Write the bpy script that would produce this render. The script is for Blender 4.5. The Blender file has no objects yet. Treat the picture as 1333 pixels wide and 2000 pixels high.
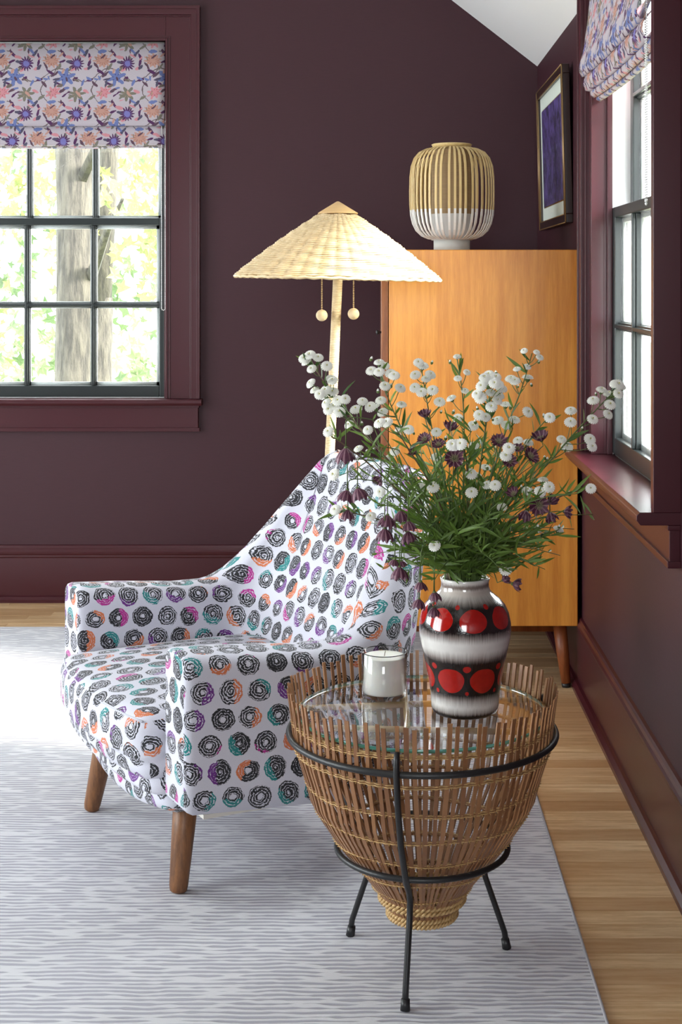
import bpy, bmesh, math, random
from math import sin, cos, pi, sqrt, atan2
from mathutils import Vector, Matrix
random.seed(7)
SC = bpy.context.scene
COL = SC.collection
# ---------------------------------------------------------------- camera
FPX, PX, PY, EYE = 2800.0, 735.0, 550.0, 1.2
cd = bpy.data.cameras.new('camera'); CAM = bpy.data.objects.new('camera', cd); COL.objects.link(CAM)
CAM.location = (0, 0, EYE); CAM.rotation_euler = (pi/2, 0, 0)
cd.sensor_fit = 'HORIZONTAL'; cd.sensor_width = 36; cd.lens = FPX/1333*36
cd.shift_x = (666.5-PX)/1333; cd.shift_y = (PY-1000)/1333
cd.clip_start = .05; cd.clip_end = 200
SC.camera = CAM
# ---------------------------------------------------------------- light
w = bpy.data.worlds.new('world'); SC.world = w; w.use_nodes = True
bg = w.node_tree.nodes['Background']
bg.inputs[0].default_value = (.93, .97, 1, 1); bg.inputs[1].default_value = 7.5
SC.view_settings.view_transform = 'Standard'; SC.view_settings.look = 'None'
SC.view_settings.gamma = 1; SC.view_settings.use_curve_mapping = False
SC.view_settings.exposure = 1.22
SC.cycles.use_denoising = True
SC.cycles.max_bounces = 10; SC.cycles.diffuse_bounces = 5; SC.cycles.glossy_bounces = 4
SC.cycles.transmission_bounces = 8; SC.cycles.transparent_max_bounces = 24
SC.cycles.sample_clamp_indirect = 6; SC.cycles.caustics_refractive = False; SC.cycles.caustics_reflective = False
def portal(name, loc, rot, sx, sy):          # sky light entering by a window opening
    l = bpy.data.lights.new(name, 'AREA'); l.shape = 'RECTANGLE'; l.size = sx; l.size_y = sy
    l.cycles.is_portal = True
    o = bpy.data.objects.new(name, l); COL.objects.link(o); o.location = loc; o.rotation_euler = rot
    return o
sl = bpy.data.lights.new('sun', 'SUN'); sl.energy = 16; sl.angle = math.radians(14); sl.color = (1, .93, .82)
sun = bpy.data.objects.new('sun', sl); COL.objects.link(sun)
sun.rotation_euler = Vector((-.85, .32, -.45)).to_track_quat('-Z', 'Y').to_euler()
# ---------------------------------------------------------------- node helpers
class E:
    def __init__(s, nt, sock): s.nt, s.s = nt, sock
    def _m(s, op, b=None, c=None, clamp=False):
        n = s.nt.nodes.new('ShaderNodeMath'); n.operation = op; n.use_clamp = clamp
        s.nt.links.new(s.s, n.inputs[0])
        for i, x in ((1, b), (2, c)):
            if x is None: continue
            if isinstance(x, E): s.nt.links.new(x.s, n.inputs[i])
            else: n.inputs[i].default_value = x
        return E(s.nt, n.outputs[0])
    def __add__(s, o): return s._m('ADD', o)
    def __sub__(s, o): return s._m('SUBTRACT', o)
    def __mul__(s, o): return s._m('MULTIPLY', o)
    def __truediv__(s, o): return s._m('DIVIDE', o)
    def lt(s, o): return s._m('LESS_THAN', o)
    def gt(s, o): return s._m('GREATER_THAN', o)
    def sin(s): return s._m('SINE')
    def cos(s): return s._m('COSINE')
    def abs(s): return s._m('ABSOLUTE')
    def fract(s): return s._m('FRACT')
    def sqrt(s): return s._m('SQRT')
    def atan2(s, o): return s._m('ARCTAN2', o)
    def mx(s, o): return s._m('MAXIMUM', o)
    def mn(s, o): return s._m('MINIMUM', o)
    def inv(s): return (s*-1)+1
    def smooth(s, a, b):
        n = s.nt.nodes.new('ShaderNodeMapRange'); n.interpolation_type = 'SMOOTHSTEP'
        s.nt.links.new(s.s, n.inputs[0]); n.inputs[1].default_value = a; n.inputs[2].default_value = b
        return E(s.nt, n.outputs[0])
class M:
    """a material and its node tree"""
    def __init__(s, name, col=(.5,.5,.5), rough=.5, metal=0, spec=.5, **kw):
        s.m = bpy.data.materials.new(name); s.m.use_nodes = True; s.nt = s.m.node_tree
        s.b = s.nt.nodes['Principled BSDF']
        s.b.inputs['Base Color'].default_value = (*col, 1); s.b.inputs['Roughness'].default_value = rough
        s.b.inputs['Metallic'].default_value = metal; s.b.inputs['Specular IOR Level'].default_value = spec
        for k, v in kw.items(): s.b.inputs[k.replace('_', ' ')].default_value = v
        s.m.diffuse_color = (*col, 1)
    def node(s, t, **kw):
        n = s.nt.nodes.new(t)
        for k, v in kw.items(): setattr(n, k, v)
        return n
    def link(s, a, b): s.nt.links.new(a.s if isinstance(a, E) else a, b)
    def coords(s, kind='Object'):
        t = s.node('ShaderNodeTexCoord'); return t.outputs[kind]
    def xyz(s, kind='Object'):
        n = s.node('ShaderNodeSeparateXYZ'); s.link(s.coords(kind), n.inputs[0])
        return [E(s.nt, o) for o in n.outputs]
    def vec(s, x, y, z=0.0):
        n = s.node('ShaderNodeCombineXYZ')
        for i, a in enumerate((x, y, z)):
            if isinstance(a, E): s.link(a, n.inputs[i])
            else: n.inputs[i].default_value = a
        return n.outputs[0]
    def noise(s, vec, scale, detail=3, rough=.5, out='Fac'):
        n = s.node('ShaderNodeTexNoise'); s.link(vec, n.inputs['Vector'])
        n.inputs['Scale'].default_value = scale; n.inputs['Detail'].default_value = detail; n.inputs['Roughness'].default_value = rough
        return E(s.nt, n.outputs[out])
    def vscale(s, vec, sc):
        n = s.node('ShaderNodeMapping'); s.link(vec, n.inputs[0]); n.inputs['Scale'].default_value = sc
        return n.outputs[0]
    def mix(s, f, a, b):
        n = s.node('ShaderNodeMix', data_type='RGBA')
        for sock, x in ((n.inputs[0], f), (n.inputs[6], a), (n.inputs[7], b)):
            if isinstance(x, E): s.link(x, sock)
            elif isinstance(x, tuple): sock.default_value = (*x, 1)
            elif isinstance(x, (int, float)): sock.default_value = x
            else: s.link(x, sock)
        return n.outputs[2]
    def color(s, c): s.link(c, s.b.inputs['Base Color'])
    def bump(s, h, strength=.3, dist=.002):
        n = s.node('ShaderNodeBump'); s.link(h, n.inputs['Height'])
        n.inputs['Strength'].default_value = strength; n.inputs['Distance'].default_value = dist
        s.link(n.outputs[0], s.b.inputs['Normal'])
def lin(r, g, b):
    return tuple(((c/255)/12.92 if c <= 10 else ((c/255+.055)/1.055)**2.4) for c in (r, g, b))
# ---------------------------------------------------------------- mesh helpers
class MB:
    def __init__(s): s.v, s.f, s.fm, s.uv = [], [], [], []
    def add(s, vs, fs, mi=0, uvs=None):
        o = len(s.v); s.v += [tuple(p) for p in vs]
        for k, f in enumerate(fs):
            s.f.append(tuple(i+o for i in f)); s.fm.append(mi)
            s.uv.append(uvs[k] if uvs else None)
        return s
    def box(s, x0, x1, y0, y1, z0, z1, mi=0):
        return s.add([(x0,y0,z0),(x1,y0,z0),(x1,y1,z0),(x0,y1,z0),(x0,y0,z1),(x1,y0,z1),(x1,y1,z1),(x0,y1,z1)],
              [(0,3,2,1),(4,5,6,7),(0,1,5,4),(1,2,6,5),(2,3,7,6),(3,0,4,7)], mi)
    def prism(s, poly, axis, a, b, mi=0):
        """poly = list of 2D points; axis x: (y,z) ; y: (x,z) ; z: (x,y), extruded a..b"""
        def P(p, t): return {'x': (t, p[0], p[1]), 'y': (p[0], t, p[1]), 'z': (p[0], p[1], t)}[axis]
        n = len(poly); vs = [P(p, a) for p in poly]+[P(p, b) for p in poly]
        fs = [tuple(range(n))[::-1], tuple(range(n, 2*n))]+[(i, (i+1) % n, n+(i+1) % n, n+i) for i in range(n)]
        return s.add(vs, fs, mi)
    def tube(s, pts, rad, n=8, closed=False, caps=True, mi=0):
        pts = [Vector(p) for p in pts]; m = len(pts)
        if not isinstance(rad, (list, tuple)): rad = [rad]*m
        vs, prev = [], None
        for i, p in enumerate(pts):
            if closed: d = pts[(i+1) % m]-pts[i-1]
            else: d = pts[min(i+1, m-1)]-pts[max(i-1, 0)]
            d.normalize()
            if prev is None:
                a = Vector((0, 0, 1)) if abs(d.z) < .9 else Vector((1, 0, 0))
                u = d.cross(a).normalized()
            else: u = (prev-d*prev.dot(d)).normalized()
            prev = u; w_ = d.cross(u)
            for k in range(n):
                t = 2*pi*k/n; vs.append(p+(u*cos(t)+w_*sin(t))*rad[i])
        fs = []
        for i in range(m if closed else m-1):
            j = (i+1) % m
            for k in range(n): fs.append((i*n+k, i*n+(k+1) % n, j*n+(k+1) % n, j*n+k))
        if caps and not closed: fs += [tuple(range(n))[::-1], tuple(range((m-1)*n, m*n))]
        return s.add(vs, fs, mi)
    def lathe(s, prof, n=32, c=(0, 0), z0=0, mi=0, closed=False):
        """prof: (r,z) list; r=0 ends make a pole"""
        vs, idx = [], []
        for r, z in prof:
            if r <= 1e-6: idx.append([len(vs)]); vs.append((c[0], c[1], z+z0))
            else:
                idx.append(list(range(len(vs), len(vs)+n)))
                vs += [(c[0]+r*cos(2*pi*k/n), c[1]+r*sin(2*pi*k/n), z+z0) for k in range(n)]
        fs = []; m = len(prof)
        for i in range(m if closed else m-1):
            A, B = idx[i], idx[(i+1) % m]
            for k in range(n):
                k2 = (k+1) % n
                if len(A) == 1 and len(B) == 1: continue
                if len(A) == 1: fs.append((A[0], B[k2], B[k]))
                elif len(B) == 1: fs.append((A[k], A[k2], B[0]))
                else: fs.append((A[k], A[k2], B[k2], B[k]))
        return s.add(vs, fs, mi)
    def ball(s, c, r, n=8, m=6, mi=0, sz=1):
        return s.lathe([(r*sin(pi*i/m) if 0 < i < m else 0, -r*sz*cos(pi*i/m)) for i in range(m+1)], n, (c[0], c[1]), c[2], mi)
    def grid(s, rows, uvs=None, closed_u=False, mi=0):
        m, n = len(rows), len(rows[0]); vs = [p for r in rows for p in r]; fs, fu = [], []
        for i in range(m-1):
            for j in range(n if closed_u else n-1):
                k = (j+1) % n
                fs.append((i*n+j, i*n+k, (i+1)*n+k, (i+1)*n+j))
                if uvs: fu.append([uvs[i][j], uvs[i][j+1], uvs[i+1][j+1], uvs[i+1][j]])
        return s.add(vs, fs, mi, fu if uvs else None)
    def mesh(s, name, mats, smooth=True):
        me = bpy.data.meshes.new(name); me.from_pydata([tuple(p) for p in s.v], [], s.f)
        for m_ in (mats if isinstance(mats, (list, tuple)) else [mats]): me.materials.append(m_.m if isinstance(m_, M) else m_)
        me.polygons.foreach_set('material_index', s.fm)
        me.polygons.foreach_set('use_smooth', [smooth]*len(s.f))
        if any(u is not None for u in s.uv):
            L = me.uv_layers.new(name='UVMap').data; i = 0
            for f, u in zip(s.f, s.uv):
                for k in range(len(f)):
                    L[i].uv = u[k] if u else (0, 0); i += 1
        b_ = bmesh.new(); b_.from_mesh(me); bmesh.ops.recalc_face_normals(b_, faces=b_.faces); b_.to_mesh(me); b_.free()
        me.update(); return me
    def build(s, name, mats, parent=None, smooth=True, bevel=0, auto=None):
        o = bpy.data.objects.new(name, s.mesh(name, mats, smooth)); COL.objects.link(o)
        if parent is not None: o.parent = parent
        if bevel:
            b = o.modifiers.new('bevel', 'BEVEL'); b.width = bevel; b.segments = 2; b.limit_method = 'ANGLE'; b.angle_limit = .6
            if smooth:
                wn = o.modifiers.new('wn', 'WEIGHTED_NORMAL'); wn.keep_sharp = True
        if auto is not None: o.data.set_sharp_from_angle(angle=auto)
        return o
def empty(name, loc=(0, 0, 0), label=None, cat=None, group=None, kind=None):
    o = bpy.data.objects.new(name, None); COL.objects.link(o); o.location = loc; o.empty_display_size = .1
    return tag(o, label, cat, group, kind)
def tag(o, label=None, cat=None, group=None, kind=None):
    for k, v in (('label', label), ('category', cat), ('group', group), ('kind', kind)):
        if v: o[k] = v
    return o
def inst(name, me, parent=None, loc=(0, 0, 0), rot=(0, 0, 0), sc=1):
    o = bpy.data.objects.new(name, me); COL.objects.link(o); o.parent = parent
    o.location = loc; o.rotation_euler = rot; o.scale = (sc, sc, sc) if isinstance(sc, (int, float)) else sc
    return o
def PT(px, py, Y):                      # surveyed point: image pixel at a known distance
    return Vector(((px-PX)*Y/FPX, Y, EYE-(py-PY)*Y/FPX))
def lerp(a, b, t): return a+(b-a)*t
def interp(t, pts):
    if t <= pts[0][0]: return pts[0][1]
    for (a, x), (b, y) in zip(pts, pts[1:]):
        if t <= b: return x+(y-x)*(t-a)/(b-a)
    return pts[-1][1]
# ================================================================= materials
m_wall = M('plum_wallcovering', (.05, .014, .024), .5, spec=.34)
v = m_wall.vscale(m_wall.coords(), (3, 3, 60)); nz = m_wall.noise(v, 8, 4)
v2 = m_wall.noise(m_wall.coords(), 260, 2)
m_wall.color(m_wall.mix(nz, (.032, .0070, .0118), (.047, .0110, .0180))); m_wall.bump(nz*.6+v2, .25, .0008)
m_trim = M('plum_trim_paint', (.052, .0095, .0145), .30, spec=.38)
nz = m_trim.noise(m_trim.coords(), 30, 3); m_trim.bump(nz, .08, .001)
m_ceil = M('white_ceiling_paint', (.80, .80, .80), .8); m_ceil.bump(m_ceil.noise(m_ceil.coords(), 200, 2), .1, .0005)
m_white = M('white_exterior_paint', (.75, .76, .76), .5)
m_sash = M('black_green_sash_paint', (.018, .024, .024), .3)
m_pane = M('window_glass'); nt = m_pane.nt
tr = m_pane.node('ShaderNodeBsdfTransparent'); gl = m_pane.node('ShaderNodeBsdfGlossy'); gl.inputs['Roughness'].default_value = .01
tr.inputs[0].default_value = (.97, .985, .98, 1)
fr = m_pane.node('ShaderNodeFresnel'); ge = m_pane.node('ShaderNodeNewGeometry'); m_pane.link(E(nt, ge.outputs['Backfacing'])*(1/1.45-1.45)+1.45, fr.inputs[0]); mxs = m_pane.node('ShaderNodeMixShader')
m_pane.link(fr.outputs[0], mxs.inputs[0]); m_pane.link(tr.outputs[0], mxs.inputs[1]); m_pane.link(gl.outputs[0], mxs.inputs[2])
m_pane.link(mxs.outputs[0], nt.nodes['Material Output'].inputs[0])

def wood(name, c0, c1, sc=(1, 1, 1), rough=.4, scale=6, rnd=0, c2=None):
    m = M(name, c1, rough); co = m.coords()
    if rnd:
        oi = m.node('ShaderNodeObjectInfo'); add = m.node('ShaderNodeVectorMath', operation='ADD')
        sc_ = m.node('ShaderNodeVectorMath', operation='SCALE'); m.link(m.vec(1, 3, 7), sc_.inputs[0]); m.link(oi.outputs['Random'], sc_.inputs['Scale'])
        m.link(co, add.inputs[0]); m.link(sc_.outputs[0], add.inputs[1]); co = add.outputs[0]
    v = m.vscale(co, sc)
    n1 = m.noise(v, scale, 6, .6); n2 = m.noise(v, scale*9, 3, .6)
    f = (n1*.75+n2*.25).smooth(.34, .66)
    col = m.mix(f, c0, c1)
    if rnd:
        r = E(m.nt, oi.outputs['Random'])
        col = m.mix(r*rnd, col, c2 or c0)
    m.color(col); m.bump(n2, .12, .0006)
    return m
m_floor = wood('oak_floorboard', lin(196, 158, 112), lin(238, 210, 168), (1.0, 12, 12), .36, 6, .8, lin(172, 130, 88))
m_cab = wood('golden_teak_veneer', lin(192, 118, 40), lin(218, 148, 60), (12, 12, .8), .32, 3)
m_cabdark = wood('teak_edge', lin(110, 58, 26), lin(150, 88, 42), (12, 12, 1), .4, 4)
m_leg = wood('walnut_leg', lin(92, 58, 34), lin(136, 90, 54), (14, 14, 1.5), .45, 6)
m_cableg = wood('reddish_teak_leg', lin(120, 62, 30), lin(156, 88, 46), (14, 14, 1.5), .4, 6)
m_black = M('black_iron', (.012, .012, .013), .42); m_black.bump(m_black.noise(m_black.coords(), 220, 3), .3, .001)
m_brass = M('aged_brass', (.35, .22, .09), .35, 1)

# ---- chair fabric : pale weave printed with scribbled rings
m_fab = M('scribbled_ring_fabric', (.7, .7, .75), .85, Sheen_Weight=.15)
U = m_fab.coords('UV')
S = 1/.0605
dn = m_fab.node('ShaderNodeTexNoise'); m_fab.link(U, dn.inputs['Vector']); dn.inputs['Scale'].default_value = 90; dn.inputs['Detail'].default_value = 3
su = m_fab.node('ShaderNodeSeparateXYZ'); m_fab.link(U, su.inputs[0]); ux, uy = E(m_fab.nt, su.outputs[0]), E(m_fab.nt, su.outputs[1])
sn = m_fab.node('ShaderNodeSeparateXYZ'); m_fab.link(dn.outputs['Color'], sn.inputs[0]); nx, ny = E(m_fab.nt, sn.outputs[0]), E(m_fab.nt, sn.outputs[1])
DX, DY = .0560, .0500
gy = uy/DY+200; row_ = gy-gy.fract(); par = (row_*.5).fract()
gx = ux/DX+200+par+(row_*1.7).sin()*.12; colx = gx-gx.fract()
wn_ = m_fab.node('ShaderNodeTexWhiteNoise'); wn_.noise_dimensions = '2D'; m_fab.link(m_fab.vec(colx, row_), wn_.inputs['Vector'])
sc = m_fab.node('ShaderNodeSeparateColor'); m_fab.link(wn_.outputs['Color'], sc.inputs[0])
c1, c2, c3 = [E(m_fab.nt, sc.outputs[i]) for i in range(3)]
lx = gx.fract()-.5+(c1-.5)*.10+(nx-.5)*.17; ly = ((gy.fract()-.5)+(c2-.5)*.10)*(DY/DX)*(c3*.22+.95)+(ny-.5)*.17
rr = (lx*lx+ly*ly).sqrt(); th = ly.atan2(lx)
n5 = m_fab.noise(U, 170, 2, .6); n6 = m_fab.noise(m_fab.vscale(U, (1, 2.6, 1)), 300, 2, .6)
spiral = ((rr*64+th+c1*6+n5*8).sin()*.5)+.5
R0 = c2*.06+.385
edge = rr.lt(R0)
scr = (spiral+(n6-.5)*1.7).gt((c1-.5)*.34+.20)
hole = rr.gt(c3*.1+.02)
ink = edge*scr*hole
side = (lx*(c1-.5)+ly*(c2-.5)+rr*.05+(n5-.5)*.1).gt(.05)
ramp = m_fab.node('ShaderNodeValToRGB'); ramp.color_ramp.interpolation = 'CONSTANT'
cols = [(0, (.01, .01, .014)), (.28, (.01, .20, .20)), (.46, (.42, .02, .24)), (.62, (.58, .16, .06)), (.80, (.13, .02, .20))]
el = ramp.color_ramp.elements
el[0].position = 0; el[0].color = (*cols[0][1], 1); el[1].position = cols[1][0]; el[1].color = (*cols[1][1], 1)
for p_, c_ in cols[2:]:
    e_ = el.new(p_); e_.color = (*c_, 1)
m_fab.link((c1*7.3+c2*3.1).fract(), ramp.inputs[0])
weave = m_fab.noise(U, 900, 2)
base = m_fab.mix(weave, lin(184, 184, 196), lin(216, 215, 226))
blk = m_fab.mix(side*rr.gt(.16), (.012, .012, .016), ramp.outputs[0])
tint = m_fab.mix(side*edge*rr.gt(.2)*n5.gt(.55), base, ramp.outputs[0])
m_fab.color(m_fab.mix(ink, tint, blk)); m_fab.bump(weave*.6+ink*.4, .4, .0012)

# ---- floral roman shade print
m_flo = M('floral_linen_print', (.6, .6, .6), .85)
U = m_flo.coords('UV'); dn = m_flo.node('ShaderNodeTexNoise'); m_flo.link(U, dn.inputs['Vector']); dn.inputs['Scale'].default_value = 60; dn.inputs['Detail'].default_value = 2
su = m_flo.node('ShaderNodeSeparateXYZ'); m_flo.link(U, su.inputs[0]); sn = m_flo.node('ShaderNodeSeparateXYZ'); m_flo.link(dn.outputs['Color'], sn.inputs[0])
T = .19
tx = E(m_flo.nt, su.outputs[0])/T+(E(m_flo.nt, sn.outputs[0])-.5)*.055
ty = E(m_flo.nt, su.outputs[1])/T+(E(m_flo.nt, sn.outputs[1])-.5)*.055
ground = m_flo.mix(m_flo.noise(U, 500, 2), lin(164, 154, 164), lin(186, 178, 186))
col = ground
def motif(col, cx, cy, R, n, a, c, sx=1, rot=0, ph=0, cc=None, Rc=0):
    dx = ((tx-cx+.5).fract())-.5; dy = ((ty-cy+.5).fract())-.5
    if rot or sx != 1:
        dx, dy = dx*cos(rot)+dy*sin(rot), (dy*cos(rot)-dx*sin(rot))*sx
    r = (dx*dx+dy*dy).sqrt()
    if n:
        t = dy.atan2(dx); lim = ((t*n+ph).cos()*a+1)*R; ins = r.lt(lim)
    else: ins = r.lt(R)
    if cc is not None and n:
        vein = ((t*n+ph).cos()).lt(-.75)*r.gt(R*.35)
        c = m_flo.mix(vein, c, cc)
    col = m_flo.mix(ins, col, c)
    if Rc: col = m_flo.mix(r.lt(Rc), col, cc)
    return col
# vines
vn = m_flo.noise(m_flo.vec((tx*1.0).fract(), (ty*1.0).fract()), 5, 1)
v1 = ((tx*2*pi).sin()*.13+ty*1.0)
vine = ((v1.fract()-.38).abs().lt(.010)).mx((((ty*2*pi+1.1).sin()*.16+tx).fract()-.55).abs().lt(.010))
col = m_flo.mix(vine, col, lin(98, 84, 84))
purple, blue, orange, green, pink = lin(76, 36, 80), lin(98, 110, 160), lin(178, 136, 124), lin(112, 108, 98), lin(190, 128, 136)
col = motif(col, .60, .66, .155, 11, .22, orange, 1.35, -.2, cc=lin(150, 96, 84))
col = motif(col, .87, .33, .145, 6, .42, blue, 1.1, .3, cc=lin(60, 66, 120))
col = motif(col, .09, .00, .135, 7, .38, green, 1.2, .1, cc=lin(150, 130, 110))
col = motif(col, .63, .03, .13, 8, .30, pink, 1.35, .5, cc=lin(160, 80, 90))
for (a_, b_, r_, s_, ro_, c_) in [(.58,.43,.10,3.2,-.6,purple),(.66,.39,.09,3.5,.7,lin(84,60,76)),(.83,.80,.09,3,-.9,purple),(.94,.73,.08,2.4,-.3,pink),(.60,.84,.09,2.6,.1,blue),
        (.27,.80,.10,3.4,.9,lin(74,70,92)),(.20,.85,.08,3,-.7,blue),(.35,.74,.07,3,-1.2,purple),(.75,.54,.08,3.4,1.0,green),(.36,.28,.07,2.6,.3,purple),(.45,.20,.08,3.2,-.8,lin(84,60,76)),
        (.21,.22,.07,2.6,1.2,blue),(.28,.05,.07,2.4,-.4,pink),(.40,.93,.08,3.2,.6,green),(.83,.08,.09,3.2,.5,lin(84,60,76)),(.72,.21,.08,3.4,-.4,purple),(.48,.56,.08,3.6,-1.0,lin(84,60,76)),(.98,.50,.07,3,.8,green),(.30,.50,.06,2,.2,pink)]:
    col = motif(col, a_, b_, r_, 0, 0, c_, s_, ro_)
frg = random.Random(5); pool = [lin(84,60,76), purple, blue, green, lin(104,92,84), orange, pink, lin(74,70,92)]
for k in range(34):
    col = motif(col, frg.random(), frg.random(), frg.uniform(.035, .075), 0, 0, pool[k % 8], frg.uniform(2, 4), frg.uniform(-1.5, 1.5))
col = motif(col, .10, .60, .118, 14, .26, purple, 1, 0, cc=lin(112, 108, 170), Rc=.058)
m_flo.color(col); m_flo.bump(m_flo.noise(U, 700, 2), .3, .0006)
# translucency of the linen
trn = m_flo.node('ShaderNodeBsdfTranslucent'); m_flo.link(col, trn.inputs[0]); mxs = m_flo.node('ShaderNodeMixShader'); mxs.inputs[0].default_value = .05
m_flo.link(m_flo.b.outputs[0], mxs.inputs[1]); m_flo.link(trn.outputs[0], mxs.inputs[2]); m_flo.link(mxs.outputs[0], m_flo.nt.nodes['Material Output'].inputs[0])

# ---- rug
m_rug = M('pale_ribbed_rug', (.6, .6, .6), .95, spec=.1)
x, y, z = m_rug.xyz()
nA = m_rug.noise(m_rug.vec(x*9, y*14), 1.0, 2); nF = m_rug.noise(m_rug.coords(), 700, 2)
yr = y/.0138+nA*1.3; fr_ = yr.fract(); rowi = yr-fr_
nB = m_rug.noise(m_rug.vec(x*17+rowi*5.3, rowi*3.7), 1, 1); nC = m_rug.noise(m_rug.coords(), 2.2, 2)
wid = ((nB-.43)*1.6+.10).mn(.22)
ln = ((fr_-.5).abs()-wid).smooth(-.07, .13)
m_rug.color(m_rug.mix(ln, m_rug.mix(nC, lin(160, 160, 172), lin(186, 185, 194)), lin(215, 215, 219))); m_rug.bump(ln*1.0+nF*.25, .7, .003)  # grey yarn grooves between ribs, their shade also put into the colour
m_rugedge = M('rug_binding', lin(170, 168, 172), .9)

# ---- rattan etc
m_rattan = M('pale_rattan', lin(226, 205, 168), .55); m_rattan.color(m_rattan.mix(m_rattan.noise(m_rattan.coords(), 60, 3), lin(184, 152, 104), lin(226, 206, 168)))
m_lampcap = M('plywood_cap', lin(206, 168, 116), .5); m_lampcap.color(m_lampcap.mix(m_lampcap.noise(m_lampcap.vscale(m_lampcap.coords(), (1, 1, 20)), 20, 3), lin(194, 154, 100), lin(216, 180, 130)))
m_wick = M('brown_cane_strip', lin(120, 80, 50), .38); oi = m_wick.node('ShaderNodeObjectInfo')
nn = m_wick.noise(m_wick.vscale(m_wick.coords(), (60, 60, 6)), 2, 4)
m_wick.color(m_wick.mix(E(m_wick.nt, oi.outputs['Random'])*.5+nn*.5, lin(104, 64, 40), lin(168, 122, 82)))
m_lash = M('golden_cane_lashing', lin(196, 160, 104), .5); m_lash.color(m_lash.mix(m_lash.noise(m_lash.coords(), 90, 2), lin(160, 124, 74), lin(216, 182, 128)))
m_tglass = M('table_glass', (1, 1, 1), .0, Transmission_Weight=1.0, IOR=1.45)
m_tedge = M('green_glass_edge', (.10, .45, .36), .08, Transmission_Weight=.6)
# clear sheet: reflective + see-through
def sheet(name, tint):
    m = M(name); tr = m.node('ShaderNodeBsdfTransparent'); tr.inputs[0].default_value = (*tint, 1)
    gl = m.node('ShaderNodeBsdfGlossy'); gl.inputs['Roughness'].default_value = .015
    fr = m.node('ShaderNodeFresnel'); ge = m.node('ShaderNodeNewGeometry'); m.link(E(m.nt, ge.outputs['Backfacing'])*(1/1.45-1.45)+1.45, fr.inputs[0]); mx_ = m.node('ShaderNodeMixShader')
    m.link((E(m.nt, fr.outputs[0])*1.7).mn(1.0), mx_.inputs[0]); m.link(tr.outputs[0], mx_.inputs[1]); m.link(gl.outputs[0], mx_.inputs[2])
    m.link(mx_.outputs[0], m.nt.nodes['Material Output'].inputs[0]); return m
m_sheet = sheet('table_glass_face', (.97, .99, .98)); m_cglass = sheet('candle_glass', (.98, .98, .98))
m_wax = M('ivory_wax', (.93, .92, .86), .5, Subsurface_Weight=.3); m_wax.b.inputs['Subsurface Radius'].default_value = (.01, .008, .005)

# ================================================================= room shell
D = 5.376; XR = .605; XL = -3.3; YN = -2.6
SL = .765; ZC = 2.022
def zceil(X): return ZC+(XR-X)*SL
XRIDGE = -1.35; ZR = zceil(XRIDGE)
def struct(o): o['kind'] = 'structure'; return o
def wall_holes(name, axis, a0, a1, outline_top, z0, holes, t0, t1, mat):
    """wall slab along axis ('x' back/front wall, 'y' side wall) split around rectangular holes; outline_top(a)->z"""
    holes = [(h[0]-.018, h[1]+.018, h[2]-.02, h[3]+.018) for h in holes]
    xs = sorted(set([a0, a1]+[h[0] for h in holes]+[h[1] for h in holes]+[k for k in (XRIDGE, -.15, 3.9301) if a0 < k < a1]))
    mb = MB()
    for p, q in zip(xs, xs[1:]):
        mid = (p+q)/2; zs = [z0]; hs = sorted([h for h in holes if h[0] <= mid <= h[1]], key=lambda h: h[2])
        cur = (z0, z0)
        for h in hs:
            mb.prism([(p, cur[0]), (q, cur[1]), (q, h[2]), (p, h[2])], 'y' if axis == 'x' else 'x', t0, t1); cur = (h[3], h[3])
        mb.prism([(p, cur[0]), (q, cur[1]), (q, outline_top(q-1e-4)), (p, outline_top(p+1e-4))], 'y' if axis == 'x' else 'x', t0, t1)
    bm_o = mb.build(name, mat, smooth=False); return struct(bm_o)
W1 = (-1.60, -.787, .762, 2.10)     # window 1 opening (x0,x1,z0,z1) in back wall
W2 = (2.96, 3.805, .742, 2.08)      # window 2 opening (y0,y1,z0,z1) in right wall
W3 = [(3.1, 4.4, .5, 2.05), (.9, 2.5, .3, 2.05)]; W4 = (-.95, .15, .8, 2.1)
def gable(x): return zceil(x) if x > XRIDGE else ZR-(XRIDGE-x)*SL
wall_holes('wall_back', 'x', XL, XR+.0, gable, -.02, [W1], D, D+.09, m_wall)
wall_holes('wall_right', 'y', YN, D+.14, lambda y: 2.62 if y < 3.93 else ZC+.0, -.02, [W2], XR, XR+.09, m_wall)
zl = gable(XL)
wall_holes('wall_left', 'y', YN, D+.14, lambda y: zl, -.02, W3, XL-.14, XL, m_wall)
wall_holes('wall_front', 'x', XL, XR, lambda x: gable(x) if x < -.15 else 2.62, -.02, [W4], YN-.14, YN, m_wall)
# ceiling : sloped planes; dormer over window 2 rises to a flat soffit
c = MB()
c.prism([(XRIDGE, ZR), (XR+.02, zceil(XR+.02)-.015), (XR+.02, zceil(XR)+.1), (XRIDGE, ZR+.1)], 'y', 3.93, D+.02)
c.prism([(XRIDGE, ZR), (-.15, zceil(-.15)), (-.15, zceil(-.15)+.1), (XRIDGE, ZR+.1)], 'y', YN, 3.93)
c.prism([(-.16, 2.62), (XR+.02, 2.62), (XR+.02, 2.72), (-.16, 2.72)], 'y', YN, 3.93)
c.prism([(-.15, zceil(-.15)), (XR+.02, zceil(XR)-.0), (XR+.02, 2.7), (-.15, 2.7)], 'y', 3.925, 3.935)
c.prism([(XL-.02, zl-.015), (XRIDGE, ZR), (XRIDGE, ZR+.1), (XL-.02, zl+.1)], 'y', YN, D+.02)
struct(c.build('ceiling', m_ceil, smooth=False))
# the slope sinks a little towards the dormer
co = bpy.data.objects['ceiling']
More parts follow.
